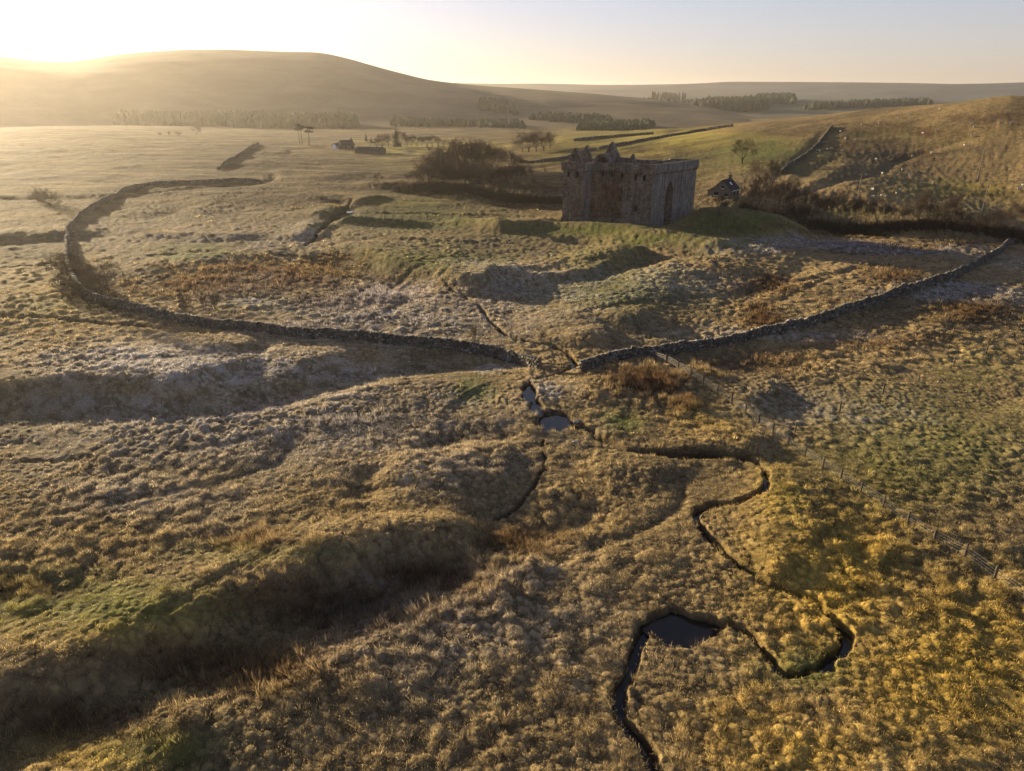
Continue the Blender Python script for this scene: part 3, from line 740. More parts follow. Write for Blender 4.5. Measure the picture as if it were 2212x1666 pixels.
# ---------------------------------------------------------------- castle
def build_castle():
    root = empty("castle", (cx0, cy0, CASTLE_Z))
    tag(root, "roofless brown stone castle with corner towers and a tall pointed arch", "castle")
    rec = 4.0
    foot = [(-CL, 0), (-20.6, 0), (-20.6, rec), (-8.6, rec), (-8.6, 0), (0, 0), (0, CD), (-8.6, CD), (-8.6, CD - rec), (-20.6, CD - rec), (-20.6, CD), (-CL, CD)]
    def off(pl, d):
        o = []
        for k in range(len(pl)):
            a, b, c_ = Vector(pl[k - 1]), Vector(pl[k]), Vector(pl[(k + 1) % len(pl)])
            e1, e2 = (b - a).normalized(), (c_ - b).normalized()
            n1, n2 = Vector((e1.y, -e1.x)), Vector((e2.y, -e2.x))
            o.append(tuple(b + n1 * d + n2 * d))
        return o
    def ext(pl, z0, z1, name):
        m = MB(); n = len(pl)
        m.add([(x, y, z0) for x, y in pl] + [(x, y, z1) for x, y in pl], [tuple(range(n - 1, -1, -1)), tuple(range(n, 2 * n))] + [(k, (k + 1) % n, (k + 1) % n + n, k + n) for k in range(n)])
        return m.build(name, mat_castle, root)
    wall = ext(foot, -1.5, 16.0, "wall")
    cut = []
    def cbox(*a):
        m = MB(); m.box(*a); cut.append(m.build("cutter", mat_castle, root))
    cbox(-7.0, -1.6, 1.6, CD - 1.6, 14.0, 17.5)
    cbox(-25.9, -9.6, 5.8, CD - 5.8, 5.0, 17.5)
    cbox(-25.5, -22.0, 1.6, 5.9, 13.0, 17.5)
    for x, z_, w2, h2, y0 in ((-25.4, 14.0, .34, .65, 0), (-22.7, 14.0, .34, .65, 0), (-24.6, 11.0, .1, .85, 0), (-17.3, 14.1, .3, .6, rec), (-14.6, 14.1, .3, .6, rec), (-11.4, 14.1, .3, .65, rec), (-9.15, 14.0, .3, .65, rec),
                          (-5.1, 13.9, .36, .62, 0), (-2.6, 13.85, .36, .62, 0), (-4.85, 9.4, .1, .9, 0), (-4.5, 5.2, .36, .75, 0), (-15.0, 6.5, .12, .4, rec)):
        cbox(x - w2 * 1.35, x + w2 * 1.35, y0 - .5, y0 + 1.4, z_ - h2 * 1.15, z_ + h2 * 1.15)
        mm_ = MB(); mm_.box(x - w2 * 1.33, x + w2 * 1.33, y0 + .5, y0 + .6, z_ - h2 * 1.13, z_ + h2 * 1.13); mm_.build("window", mat_dark, root)  # black board added in each opening, painting the dark of an unlit interior
    # pointed arch in the right hand face
    yc, hw = 9.6, 2.1
    prof = [(yc - hw, -1.0), (yc + hw, -1.0), (yc + hw, 8.7)]
    Rr = 4.3
    for k in range(1, 9):
        t = k / 8.0; a = t * math.acos((Rr - hw) / Rr); prof.append((yc + hw - Rr + Rr * math.cos(a), 8.7 + Rr * math.sin(a)))
    top = prof[-1][1]
    left = [(2 * yc - y, z_) for y, z_ in prof[2:-1]][::-1]
    prof += left
    for (prf, x0, x1) in ((prof, -6.5, .6),):
        m = MB(); n = len(prf)
        m.add([(x0, y, z_) for y, z_ in prf] + [(x1, y, z_) for y, z_ in prf], [tuple(range(n - 1, -1, -1)), tuple(range(n, 2 * n))] + [(k, (k + 1) % n, (k + 1) % n + n, k + n) for k in range(n)])
        cut.append(m.build("cutter", mat_castle, root))
    for c_ in cut: c_.data.update()
    boolean(wall, cut)
    bm = bmesh.new(); bm.from_mesh(wall.data); bmesh.ops.recalc_face_normals(bm, faces=bm.faces); bm.to_mesh(wall.data); bm.free()
    # sloping plinth course round the foot
    m = MB(); o1 = off(foot, .28); o0 = off(foot, -.05); n = len(foot)
    m.add([(x, y, -1.5) for x, y in o1] + [(x, y, 1.25) for x, y in o1] + [(x, y, 1.6) for x, y in o0], [(k, (k + 1) % n, (k + 1) % n + n, k + n) for k in range(n) if k not in (5,)] + [(k + n, (k + 1) % n + n, (k + 1) % n + 2 * n, k + 2 * n) for k in range(n) if k not in (5,)])
    m.build("plinth", mat_castle, root)
    # parapet carried out on corbels
    m = MB(); outer = off(foot, .42); inner = off(foot, -.42)
    cb = MB()
    for k in range(n):
        a, b = Vector(outer[k]), Vector(outer[(k + 1) % n]); ai, bi = Vector(inner[k]), Vector(inner[(k + 1) % n])
        recess = k in (1, 2, 3, 7, 8, 9)
        L = (b - a).length; ns = max(2, int(L / 1.3))
        for q_ in range(ns):
            t0, t1 = q_ / ns, (q_ + 1) / ns
            P_ = [a.lerp(b, t0), a.lerp(b, t1), ai.lerp(bi, t1), ai.lerp(bi, t0)]
            zt = (17.25 if recess else 17.6) + random.uniform(-.035, .035)
            m.add([(v_.x, v_.y, 15.2) for v_ in P_] + [(v_.x, v_.y, zt) for v_ in P_], [(3, 2, 1, 0), (4, 5, 6, 7), (0, 1, 5, 4), (1, 2, 6, 5), (2, 3, 7, 6), (3, 0, 4, 7)])
    par = m.build("parapet", mat_castle, root)
    # one moulded course, notched into corbels
    ring = []
    for k in range(n):
        a, b = Vector(foot[k]), Vector(foot[(k + 1) % n]); L = (b - a).length; e = (b - a).normalized(); nn_ = Vector((e.y, -e.x)); nc = max(2, int(L / .75))
        for q_ in range(nc):
            for t_, d_ in ((.22, .02), (.25, .38), (.75, .38), (.78, .02)): ring.append(a + e * (L * (q_ + t_) / nc) + nn_ * d_)
    N = len(ring)
    cb.add([(v_.x, v_.y, 15.195) for v_ in ring] + [(v_.x, v_.y, 14.8) for v_ in ring] , [(k, k + N, (k + 1) % N + N, (k + 1) % N) for k in range(N)])
    o_ = len(cb.v)
    cb.build("corbels", mat_castle, par)
    # ruined gables above the wall head
    def gable(x0, x1, y, zb, zs, za, th=.7, hole=None, name="gable"):
        xm = (x0 + x1) / 2; st = 7; prof = [(x0, zb), (x1, zb)]
        for k in range(st + 1):
            t_ = k / st; prof.append((x1 + (xm + .15 - x1) * t_ + random.uniform(-.08, .08), zs + (za - zs) * t_ + random.uniform(-.06, .06)))
        for k in range(st, -1, -1):
            t_ = k / st; prof.append((x0 + (xm - .15 - x0) * t_ + random.uniform(-.08, .08), zs + (za - zs) * t_ + random.uniform(-.06, .06)))
        mm = MB(); mm.prism(prof, y, y + th); g = mm.build(name, mat_castle, root)
        if hole:
            c2 = MB(); c2.box(hole[0], hole[1], y - .5, y + th + .5, hole[2], hole[3]); boolean(g, [c2.build("cutter", mat_castle, root)])
        return g
    gable(-26.3, -21.6, .75, 12.6, 17.0, 21.4)
    gable(-25.9, -22.0, 6.2, 4.8, 17.0, 21.9)
    gable(-20.9, -15.2, 9.2, 4.8, 17.9, 22.8, .9)
    gable(-9.7, -6.7, 3.2, 13.9, 17.0, 20.0, .6, (-8.5, -8.05, 17.7, 18.5))
    m = MB(); arc_o = [(-18.4 + 2.35 * math.cos(t), 17.3 + 2.45 * math.sin(t)) for t in np.linspace(0, math.pi, 15)]; arc_i = [(-18.4 + 1.7 * math.cos(t), 17.1 + 1.75 * math.sin(t)) for t in np.linspace(math.pi, 0, 15)]
    m.prism([(arc_o[0][0], 13.)] + arc_o + [(arc_o[-1][0], 13.)] + [(arc_i[0][0], 13.)] + arc_i + [(arc_i[-1][0], 13.)], 5.2, 9.15)
    m.build("vault", mat_castle, root)
    m = MB(); m.box(-20.75, -16.05, 8.2, 9.1, 4.9, 18.2); m.box(-15.3, -12.2, 8.6, 11.2, 4.9, 18.5, .1); m.box(-12.1, -9.65, 9.0, 10.2, 4.9, 17.2, .1); m.box(-25.9, -20.8, 9.4, 10.4, 4.9, 17.4, .1)
    m.build("inner_wall", mat_castle, root)
    da = wall.data.attributes.new("recess_stain_shade", 'FLOAT', 'FACE')      # rust-red stain plus painted-in recess shade on the set-back wall
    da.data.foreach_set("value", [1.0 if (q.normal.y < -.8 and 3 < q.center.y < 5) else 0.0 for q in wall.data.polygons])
    for o in root.children_recursive:           # shear the rectangular plan into the parallelogram fitted to image coordinates
        for v in o.data.vertices:
            x, y = v.co.x, v.co.y
            v.co.x = x * CX[0] + y * CV[0]; v.co.y = x * CX[1] + y * CV[1]
        o.data.update()
    return root
build_castle()

# ---------------------------------------------------------------- houses
def house(name, loc, rz, w, L, he, hr, wallm, label, cat="house", windows=(), side_windows=(), chim=True, sky_l=False, lean=False, roofm=None):
    root = empty(name, loc, rz); tag(root, label, cat)
    m = MB(); m.prism([(-w / 2, -1.0), (w / 2, -1.0), (w / 2, he), (0, hr), (-w / 2, he)], 0, L); m.build("wall", wallm, root)
    m = MB(); ov = .35; k = (hr - he) / (w / 2)
    m.prism([(-w / 2 - ov, he - ov * k + .02), (0, hr + .02), (w / 2 + ov, he - ov * k + .02), (w / 2 + ov, he - ov * k + .22), (0, hr + .24), (-w / 2 - ov, he - ov * k + .22)], -.15, L + .15)
    rf = m.build("roof", roofm or mat_slate, root)
    if chim:
        m = MB(); m.box(-.45, .45, L - 1.1, L - .3, hr - .6, hr + 1.2); m.box(-.52, .52, L - 1.17, L - .23, hr + 1.2, hr + 1.35); m.tube((0, L - .7, hr + 1.3), (0, L - .7, hr + 1.75), .16, .13); m.build("chimney", mat_harl, rf)
    for (x, z_, ww, hh) in windows:
        m = MB(); m.box(x - ww / 2, x + ww / 2, -.06, .05, z_, z_ + hh); f = m.build("window", mat_dark, root)
        m = MB(); m.box(x - ww / 2 - .1, x + ww / 2 + .1, -.12, .05, z_ - .12, z_ - .003); m.build("sill", mat_white, f)
    for (y, z_, ww, hh) in side_windows:
        m = MB(); m.box(w / 2 - .05, w / 2 + .06, y - ww / 2, y + ww / 2, z_, z_ + hh); m.build("window", mat_dark, root)
    if sky_l:
        m = MB(); x0, x1 = w / 2 * .35, w / 2 * .6
        m.add([(x0, L * .42, hr - x0 * k + .27), (x1, L * .42, hr - x1 * k + .27), (x1, L * .55, hr - x1 * k + .27), (x0, L * .55, hr - x0 * k + .27),
               (x0, L * .42, hr - x0 * k + .15), (x1, L * .42, hr - x1 * k + .15), (x1, L * .55, hr - x1 * k + .15), (x0, L * .55, hr - x0 * k + .15)],
              [(0, 1, 2, 3), (7, 6, 5, 4), (0, 4, 5, 1), (1, 5, 6, 2), (2, 6, 7, 3), (3, 7, 4, 0)])
        m.build("skylight", mat_white, rf)
        m = MB(); m.box(w / 2 + ov, w / 2 + ov + .14, -.15, L + .15, he - ov * k - .02, he - ov * k + .14); m.build("gutter", mat_white, rf)
    if lean:
        m = MB(); m.prism([(-w / 2 - 2.6, -1.0), (-w / 2 - .003, -1.0), (-w / 2 - .003, he + .4), (-w / 2 - 2.6, he - 1.0)], L * .35, L - .4); m.build("lean_to", wallm, root)
        m = MB(); m.prism([(-w / 2 - 2.9, he - 1.12), (-w / 2 - .36, he + .24), (-w / 2 - .36, he + .42), (-w / 2 - 2.9, he - .9)], L * .33, L - .3); m.build("lean_to_roof", mat_slate, root)
    return root
x, y, z_ = hit(1561, 428)
house("cottage", (x - .6, y, z_), R(-38), 6.6, 7.2, 2.7, 5.7, mat_harl, "small grey stone cottage with dark slate roof and one skylight", windows=((-1.8, .7, 1.5, 1.1), (1.7, .6, 1.0, 1.0), (.3, 3.1, .7, .8)), side_windows=((3, .8, 1, 1.1), (6, .8, 1, 1.1)), sky_l=True, lean=True)
x, y, z_ = hit(735, 322)
house("farmhouse", (x, y, z_), R(-50), 6.8, 10, 2.9, 5.8, mat_harl, "hazy pale farmhouse among trees in the far valley", windows=((-2, .8, 1.1, 1.2), (2, .8, 1.1, 1.2)), side_windows=((3, .8, 1.1, 1.2), (8, .8, 1.1, 1.2)))
x, y, z_ = hit(800, 332)
house("barn", (x + 9, y, z_), R(76), 9, 19, 2.3, 4.0, plain("barn_boards", (.09, .075, .06), .9, .1), "long low dark barn beside the bright valley field", "barn", windows=(), side_windows=(), chim=False)
x, y, z_ = hit(722, 322)
house("outhouse", (x, y, z_), R(-20), 4, 5, 2.2, 3.8, mat_white, "little white outhouse left of the hazy farmhouse", "shed", chim=False)

# ---------------------------------------------------------------- dry stone walls
def ground_path(seq, step=1.0, it=1):
    pl = np.array([hit(*q)[:2] for q in seq]); pl = smooth_line(pl, it)
    seg = np.hypot(*(pl[1:] - pl[:-1]).T); cum = np.concatenate([[0], np.cumsum(seg)])
    t = np.arange(0, cum[-1], step)
    return np.stack([np.interp(t, cum, pl[:, 0]), np.interp(t, cum, pl[:, 1])], -1)
BOXF = np.array([(3, 2, 1, 0), (4, 5, 6, 7), (0, 1, 5, 4), (1, 2, 6, 5), (2, 3, 7, 6), (3, 0, 4, 7)], np.int32)
def boxes_mesh(name, ctr, half, ang, mat, jit=.12, col=None):
    """many irregular stones: ctr (n,3), half sizes (n,3), heading ang (n)"""
    n = len(ctr)
    corner = np.array([(-1, -1, -1), (1, -1, -1), (1, 1, -1), (-1, 1, -1), (-1, -1, 1), (1, -1, 1), (1, 1, 1), (-1, 1, 1)], np.float32)
    l = corner[None] * half[:, None] * (1 + rng.uniform(-jit, jit, (n, 8, 3)) * 1.6)
    tl = rng.uniform(-.12, .12, n)
    l[..., 2] += l[..., 0] * tl[:, None]
    c, s_ = np.cos(ang)[:, None], np.sin(ang)[:, None]
    v = np.stack([l[..., 0] * c - l[..., 1] * s_, l[..., 0] * s_ + l[..., 1] * c, l[..., 2]], -1) + ctr[:, None]
    f = (np.arange(n, dtype=np.int32)[:, None, None] * 8 + BOXF[None]).reshape(-1, 4)
    cc = np.repeat(col, 8, 0) if col is not None else np.ones((n * 8, 4))
    return mesh_np(name, v.reshape(-1, 3), f, mat, False, {"col": cc})
def stone_wall(seq, label, height=1.45, stone=.34, it=1, gap=None, group="dry stone walls"):
    pl = ground_path(seq, stone, it)
    if len(pl) < 3: return
    tan = np.gradient(pl, axis=0); ang = np.arctan2(tan[:, 1], tan[:, 0]); nx, ny = -np.sin(ang), np.cos(ang)
    zg = gz(pl[:, 0], pl[:, 1]); hv = height * np.clip(1 + .22 * fbm(pl[:, 0], pl[:, 1], 7, 3, 1) - .35 * sstep(.45, .7, fbm(pl[:, 0], pl[:, 1], 5, 2, 4)), .5, 1.3); courses = max(3, int(height / (stone * .66)))
    C_, H_, A_, K_ = [], [], [], []
    n = len(pl)
    for k in range(courses):
        f = (k + .5) / courses; half_w = .36 * (1 - f) + .22 * f
        for sd in (-1, 1):
            j = rng.uniform(-.5, .5, n) * stone * .8
            o = sd * (half_w - .12) + rng.uniform(-.04, .04, n)
            C_.append(np.stack([pl[:, 0] + nx * o + np.cos(ang) * j, pl[:, 1] + ny * o + np.sin(ang) * j, zg + hv * f - .08 + rng.uniform(-.03, .03, n)], -1))
            H_.append(np.stack([stone * rng.uniform(.38, .68, n), rng.uniform(.13, .2, n), hv / courses * rng.uniform(.42, .62, n)], -1)); A_.append(ang + rng.uniform(-.15, .15, n))
    o = rng.uniform(-.05, .05, n)      # upright coping stones
    C_.append(np.stack([pl[:, 0] + nx * o, pl[:, 1] + ny * o, zg + hv + rng.uniform(-.02, .08, n)], -1))
    H_.append(np.stack([stone * rng.uniform(.25, .5, n), rng.uniform(.2, .3, n), rng.uniform(.1, .2, n)], -1)); A_.append(ang + rng.uniform(-.3, .3, n))
    C_, H_, A_ = np.concatenate(C_), np.concatenate(H_), np.concatenate(A_)
    g = rng.choice([.55, .75, .95, 1.2, 1.9, 2.6], len(C_), p=[.2, .25, .25, .17, .09, .04])
    col = np.stack([g, g * rng.uniform(.94, 1.0, len(g)), g * rng.uniform(.86, 1.0, len(g)), np.ones(len(g))], -1)
    o = link("stone_wall", boxes_mesh("stone_wall", C_, H_, A_, mat_drystone, .13, col))
    tag(o, label, "wall", group); return o
stone_wall([(560, 396), (420, 396), (310, 401), (265, 415), (215, 442), (172, 470), (152, 492), (147, 520), (146, 550), (148, 585), (165, 615), (182, 642), (215, 655), (260, 664), (330, 685), (420, 702), (500, 712), (600, 722), (720, 731), (850, 742), (960, 752), (1050, 766), (1110, 782), (1165, 797)],
           "long curving stone wall round the marsh left of the burn", it=2)
stone_wall([(1256, 803), (1310, 786), (1360, 776), (1420, 770), (1510, 758), (1600, 738), (1700, 715), (1800, 686), (1900, 655), (2000, 622), (2080, 590), (2150, 552), (2188, 527)],
           "stone wall climbing from the burn towards the upper right", it=2)
stone_wall([(1582, 274), (1500, 286), (1400, 303), (1320, 318), (1295, 323)], "upper stone wall below the bright sunlit field", stone=.6)
stone_wall([(1286, 325), (1255, 330), (1220, 345), (1180, 350), (1120, 352)], "lower stone wall curving from the sunlit field to the copse", stone=.6)
stone_wall([(1240, 305), (1300, 299), (1360, 294), (1410, 290)], "short stone wall crossing the top of the sunlit field", stone=.7)
stone_wall([(558, 312), (530, 330), (505, 346), (470, 368)], "short straight stone wall on the hazy left moor", height=1.7, stone=.7)
stone_wall([(1797, 276), (1775, 305), (1745, 335), (1705, 360), (1685, 378)], "stone wall beside the sunken track on the right hillside", stone=.6)

# ---------------------------------------------------------------- water
def water_ribbon(pl, half, rise, name):
    tan = np.gradient(pl, axis=0); L = np.hypot(tan[:, 0], tan[:, 1]) + 1e-9
    nx, ny = -tan[:, 1] / L, tan[:, 0] / L
    zc = gz(pl[:, 0], pl[:, 1])
    k = np.ones(9) / 9; zc = np.convolve(np.pad(zc, 4, mode='edge'), k, 'valid') + rise
    v = np.concatenate([np.stack([pl[:, 0] + nx * half, pl[:, 1] + ny * half, zc], -1), np.stack([pl[:, 0] - nx * half, pl[:, 1] - ny * half, zc], -1)])
    n = len(pl); i = np.arange(n - 1, dtype=np.int32)
    return v, np.stack([i, i + 1, i + 1 + n, i + n], -1)
seg = np.hypot(*(burn_pl[1:] - burn_pl[:-1]).T); cum = np.concatenate([[0], np.cumsum(seg)])
t = np.arange(0, cum[-1], .5); bp = np.stack([np.interp(t, cum, burn_pl[:, 0]), np.interp(t, cum, burn_pl[:, 1])], -1)
v, f = water_ribbon(bp, .32, .16, "water")
tag(link("burn_water", mesh_np("burn_water", v, f, mat_water)), kind="structure")
def pool(px, py, rx, ry, name, rise=.16):
    x0, y0 = flat(px, py); n = 40
    t = np.linspace(0, 2 * math.pi, n, endpoint=False)
    zc = float(gz(x0, y0)) + rise
    rr_ = 1 + .12 * np.sin(3 * t + px) + .08 * np.sin(5 * t)
    v = np.stack([x0 + np.cos(t) * rx * rr_, y0 + np.sin(t) * ry * rr_, np.full(n, zc)], -1)
    me = bpy.data.meshes.new(name); me.from_pydata([tuple(q) for q in v] , [], [tuple(range(n))]); me.materials.append(mat_water)
    tag(link(name, me), kind="structure")
for args in ((1470, 1360, 2.4, 2.2), (1195, 908, 2.1, 2.8), (1143, 852, 1.1, 3.1), (1158, 882, 1.0, 2.7)): pool(*args, "pool_water", .2)
for px, py, rx, ry in ((598, 876, .9, .5), (233, 871, .5, .4), (886, 1296, .7, .9), (755, 452, 1.2, 2.0), (950, 408, 4, 3)):
    pool(px, py, rx, ry, "pool_water", .12)

# ---------------------------------------------------------------- fences
def post_mesh(h=1.25, r=.095, sq=True):
    m = MB(); m.tube((0, 0, -.4), (0, 0, h), r * 1.05, r * .95, 6); m.tube((0, 0, h), (0, 0, h + .04), r * .95, r * .3, 6); return m.mesh("post", mat_wood)
def fence(seq, step, label, wires=(.25, .5, .75, 1.0), name="fence", hpost=1.15, lean=.05):
    pl = ground_path(seq, .25, 1)
    root = empty(name, (*pl[0], float(gz(*pl[0])))); tag(root, label, "fence", "fences")
    pm = post_mesh(hpost)
    k = max(1, int(step / .25)); ids = list(range(0, len(pl), k))
    o0 = Vector(root.location)
    tops = []
    for i in ids:
        x, y = pl[i]; zz = float(gz(x, y))
        o = link("post", pm, root); o.location = Vector((x, y, zz)) - o0
        o.rotation_euler = (random.uniform(-lean, lean), random.uniform(-lean, lean), random.uniform(0, 3)); s_ = random.uniform(.9, 1.12); o.scale = (s_, s_, s_)
        tops.append(Vector((x, y, zz)) - o0)
    m = MB()
    for a, b in zip(tops[:-1], tops[1:]):
        for w in wires: m.tube(a + Vector((0, 0, w)), b + Vector((0, 0, w)), .005, .005, 3, False)
    m.build("wire", mat_metal, root)
    return root, tops
MAIN = [(1417, 776), (1450, 790), (1480, 806), (1520, 832), (1600, 884), (1680, 946), (1750, 992), (1830, 1046), (1930, 1114), (2035, 1178), (2133, 1238), (2205, 1290), (2330, 1380)]
fr_, tops = fence(MAIN, 2.75, "long post and wire fence running down the right hand meadow")
m = MB()
for i in range(0, min(3, len(tops) - 1)):
    a, b = tops[i], tops[i + 1]
    for h_ in (.35, .65, .95): m.tube(a + Vector((0, 0, h_)), b + Vector((0, 0, h_)), .05, .05, 4)
m.build("rail", mat_wood, fr_)
fence([(1632, 985), (1725, 925), (1805, 893), (1897, 858), (1982, 826), (2060, 791), (2126, 763), (2203, 738), (2330, 690)], 9.0, "sparse line of leaning fence posts crossing the upper right meadow", wires=(.4, .9), hpost=1.3)
fence([(830, 470), (900, 474), (980, 470), (1060, 462), (1120, 455), (1210, 448)], 3.0, "thin wire fence left of the castle on the green bank", wires=(.5, .95))
fence([(1710, 458), (1850, 466), (1950, 474), (2060, 482), (2212, 496), (2330, 505)], 4.0, "roadside rail fence above the riverside hedge", wires=(.5, .95))
# water gate across the burn
x, y, z_ = hit(1165, 800); x1, y1, z1_ = hit(1272, 806)
root = empty("water_gate", (x, y, z_)); tag(root, "weathered timber rail spanning the burn between two stone walls", "rail")
d_ = Vector((x1 - x, y1 - y, z1_ - z_)); m = MB(); m.tube((0, 0, 1.0), d_ + Vector((0, 0, 1.0)), .07, .055, 6); m.tube((0, 0, .55), d_ + Vector((0, 0, .6)), .05, .05, 6); m.build("rail", mat_wood, root)
for q in (0.02, .45, .98):
    g_ = d_ * q; zz = float(gz(x + g_.x, y + g_.y)) - z_; m = MB(); m.tube((g_.x, g_.y + .12, zz - .3), (g_.x, g_.y + .12, g_.z + 1.15), .08, .07, 6); m.build("post", mat_wood, root)
# sign by the path
x, y, z_ = hit(1638, 533)
root = empty("information_sign", (x, y, z_), R(-15)); tag(root, "small dark information panel on legs beside the mound path", "sign")
for sx in (-.55, .55):
    m = MB(); m.box(sx - .05, sx + .05, -.05, .05, -.2, 1.0); m.build("leg", mat_wood, root)
m = MB(); m.add([(-.75, -.28, .95), (.75, -.28, .95), (.75, .28, 1.3), (-.75, .28, 1.3), (-.75, -.25, .89), (.75, -.25, .89), (.75, .31, 1.24), (-.75, .31, 1.24)], [(0, 1, 2, 3), (7, 6, 5, 4), (0, 4, 5, 1), (1, 5, 6, 2), (2, 6, 7, 3), (3, 7, 4, 0)]); m.build("panel", mat_sign, root)

# ---------------------------------------------------------------- telegraph poles
def pole_at(px, py, ptop, label):
    x, y, z_ = hit(px, py); h = (py - ptop) * math.dist((x, y, z_), (0, 0, CAMZ)) / F
    root = empty("telegraph_pole", (x, y, z_), random.uniform(0, 3)); tag(root, label, "pole", "telegraph poles")
    m = MB(); m.tube((0, 0, -1), (0, 0, h), .17, .12, 8); m.build("post", mat_pole, root)
    m = MB(); m.box(-.8, .8, .1, .2, h - .6, h - .46)
    for sx in (-.7, -.3, .3, .7): m.tube((sx, .15, h - .46), (sx, .15, h - .28), .04, .03, 6)
    m.build("crossarm", mat_pole, root)
for a in ((2111, 389, 336, "telegraph pole highest up the right hillside"), (1597, 436, 398, "pale telegraph pole right of the cottage"), (1922, 452, 410, "telegraph pole among the sheep above the road"),
          (1855, 416, 381, "telegraph pole left of the sheep on the lower slope"), (2118, 472, 414, "tall telegraph pole below the hillside by the road"), (2139, 494, 460, "short pole in the hedge near the wall end")): pole_at(*a)

# ---------------------------------------------------------------- trees
def branch_mesh(seed, h=12.0, r0=.3, spread=1.0, up=.25, trunk=.26, ratio=.79, splits=(4, 3, 3, 3, 2, 2, 2), stems=1, tw=.02, wob=.13):
    rr_ = random.Random(seed); segs = [[], []]
    def grow(p, d, L, r, lev):
        n = 3 if lev == 0 else 2; q = p.copy(); dd = d.copy()
        for k in range(n):
            dd = (dd + Vector((rr_.gauss(0, 1), rr_.gauss(0, 1), rr_.gauss(0, .7))) * wob * (.4 if lev == 0 else 1) + Vector((0, 0, up * .25))).normalized()
            e = q + dd * (L / n); ra = max(tw, r * (1 - .35 * k / n)); rb = max(tw, r * (1 - .35 * (k + 1) / n))
            segs[0 if lev < 3 else 1].append((q.copy(), e.copy(), ra, rb, 7 if lev == 0 else (5 if lev < 3 else 3)))
            if lev >= 3:
                for _ in range(1 + (lev > 4)):
                    sd_ = Vector((rr_.gauss(0, 1), rr_.gauss(0, 1), rr_.gauss(.2, .8))).normalized(); c_ = q.lerp(e, rr_.random())
                    segs[1].append((c_, c_ + (dd * .5 + sd_).normalized() * L * rr_.uniform(.5, 1.0), tw, tw * .6, 3))
            q = e
        if lev >= len(splits): return
        m_ = splits[lev]; ph = rr_.uniform(0, 6.28); a_ = dd.orthogonal().normalized(); b_ = dd.cross(a_)
        for j in range(m_):
            an = rr_.uniform(.4, .85) * spread * (1.1 if lev == 0 else 1) * (.3 if (j == 0 and lev < 3) else 1); w_ = ph + 6.283 * j / m_ + rr_.uniform(-.5, .5)
            nd = dd * math.cos(an) + (a_ * math.cos(w_) + b_ * math.sin(w_)) * math.sin(an)
            grow(q if j == 0 or lev else p.lerp(q, rr_.uniform(.45, 1)), nd.normalized(), L * ratio * rr_.uniform(.75, 1.15) * (1.12 if j == 0 and lev < 3 else 1), max(tw, r * .65 * (.62 if m_ > 2 else .7)), lev + 1)
    for s_ in range(stems):
        lean = Vector((rr_.gauss(0, .05), rr_.gauss(0, .05), 1)) if stems == 1 else Vector((rr_.gauss(0, .35), rr_.gauss(0, .35), 1))
        o_ = 0 if stems == 1 else .35
        grow(Vector((rr_.uniform(-o_, o_), rr_.uniform(-o_, o_), -.4)), lean.normalized(), h * trunk, r0, 0)
    out = []
    zmax = max(s_[1].z for g in segs for s_ in g); k = h / zmax
    for gi, g in enumerate(segs):
        V, Fq = [], []
        for (p0, p1, ra, rb, n) in g:
            d = (p1 - p0).normalized(); a = d.orthogonal().normalized(); b = d.cross(a); o = len(V)
            for (pt, rad) in ((p0, ra), (p1, rb)):
                for t in range(n):
                    w = 2 * math.pi * t / n; V.append(tuple((pt + (a * math.cos(w) + b * math.sin(w)) * rad) * k))
            Fq += [(o + t, o + (t + 1) % n, o + n + (t + 1) % n, o + n + t) for t in range(n)]
        out.append((V, Fq))
    return out
def tree_kind(seed, **kw):
    (v0, f0), (v1, f1) = branch_mesh(seed, **kw)
    def mixed(name, v, f, mat):
        me = bpy.data.meshes.new(name); me.from_pydata(v, [], f); me.materials.append(mat); return me
    return mixed("trunk", v0, f0, mat_bark), mixed("crown", v1, f1, mat_twig)
KINDS = [tree_kind(3, spread=.8, up=.3, tw=.0125), tree_kind(8, spread=.66, up=.45, trunk=.3, tw=.0125), tree_kind(21, spread=.98, up=.22, trunk=.24, r0=.34, tw=.0125), tree_kind(34, spread=.55, up=.6, trunk=.32, r0=.22, tw=.0125)]
BUSH = [tree_kind(5, h=4, r0=.06, spread=1.0, stems=6, up=.2, trunk=.22, splits=(3, 3, 2, 2), tw=.0125), tree_kind(6, h=4, r0=.05, spread=.42, stems=9, up=1.0, trunk=.3, splits=(3, 2, 2, 2), tw=.0125)]
ORD = "first second third fourth fifth sixth seventh eighth ninth tenth eleventh twelfth thirteenth fourteenth fifteenth sixteenth seventeenth eighteenth nineteenth twentieth twenty-first twenty-second twenty-third twenty-fourth twenty-fifth twenty-sixth twenty-seventh twenty-eighth twenty-ninth thirtieth".split()
def plant(kind, base, h, name, label, cat, group=None, wide=1.0, href=12.0):
    root = empty(name, base, random.uniform(0, 6.28), h / href); root.scale = (h / href * wide, h / href * wide, h / href)
    tag(root, label, cat, group)
    link("trunk", kind[0], root); link("crown", kind[1], root); return root
def at_h(px, py, ptop):
    x, y, z_ = hit(px, py); return (x, y, z_), (py - ptop) * math.dist((x, y, z_), (0, 0, CAMZ)) / F
def row(lst, name, fmt, cat, group, kinds, wide=1.0, href=12.0):
    lst = sorted(lst)
    for i, (px, py, top) in enumerate(lst):
        b_, h_ = at_h(px, py, top)
        plant(kinds[i % len(kinds)], b_, h_, name, fmt.format(ORD[i]), cat, group, wide * random.uniform(.9, 1.15), href)
b_, h_ = at_h(1603, 353, 300); plant(KINDS[2], b_, h_, "bare_tree", "lone round-crowned bare tree on the green hillside above the cottage", "tree", None, 1.1)
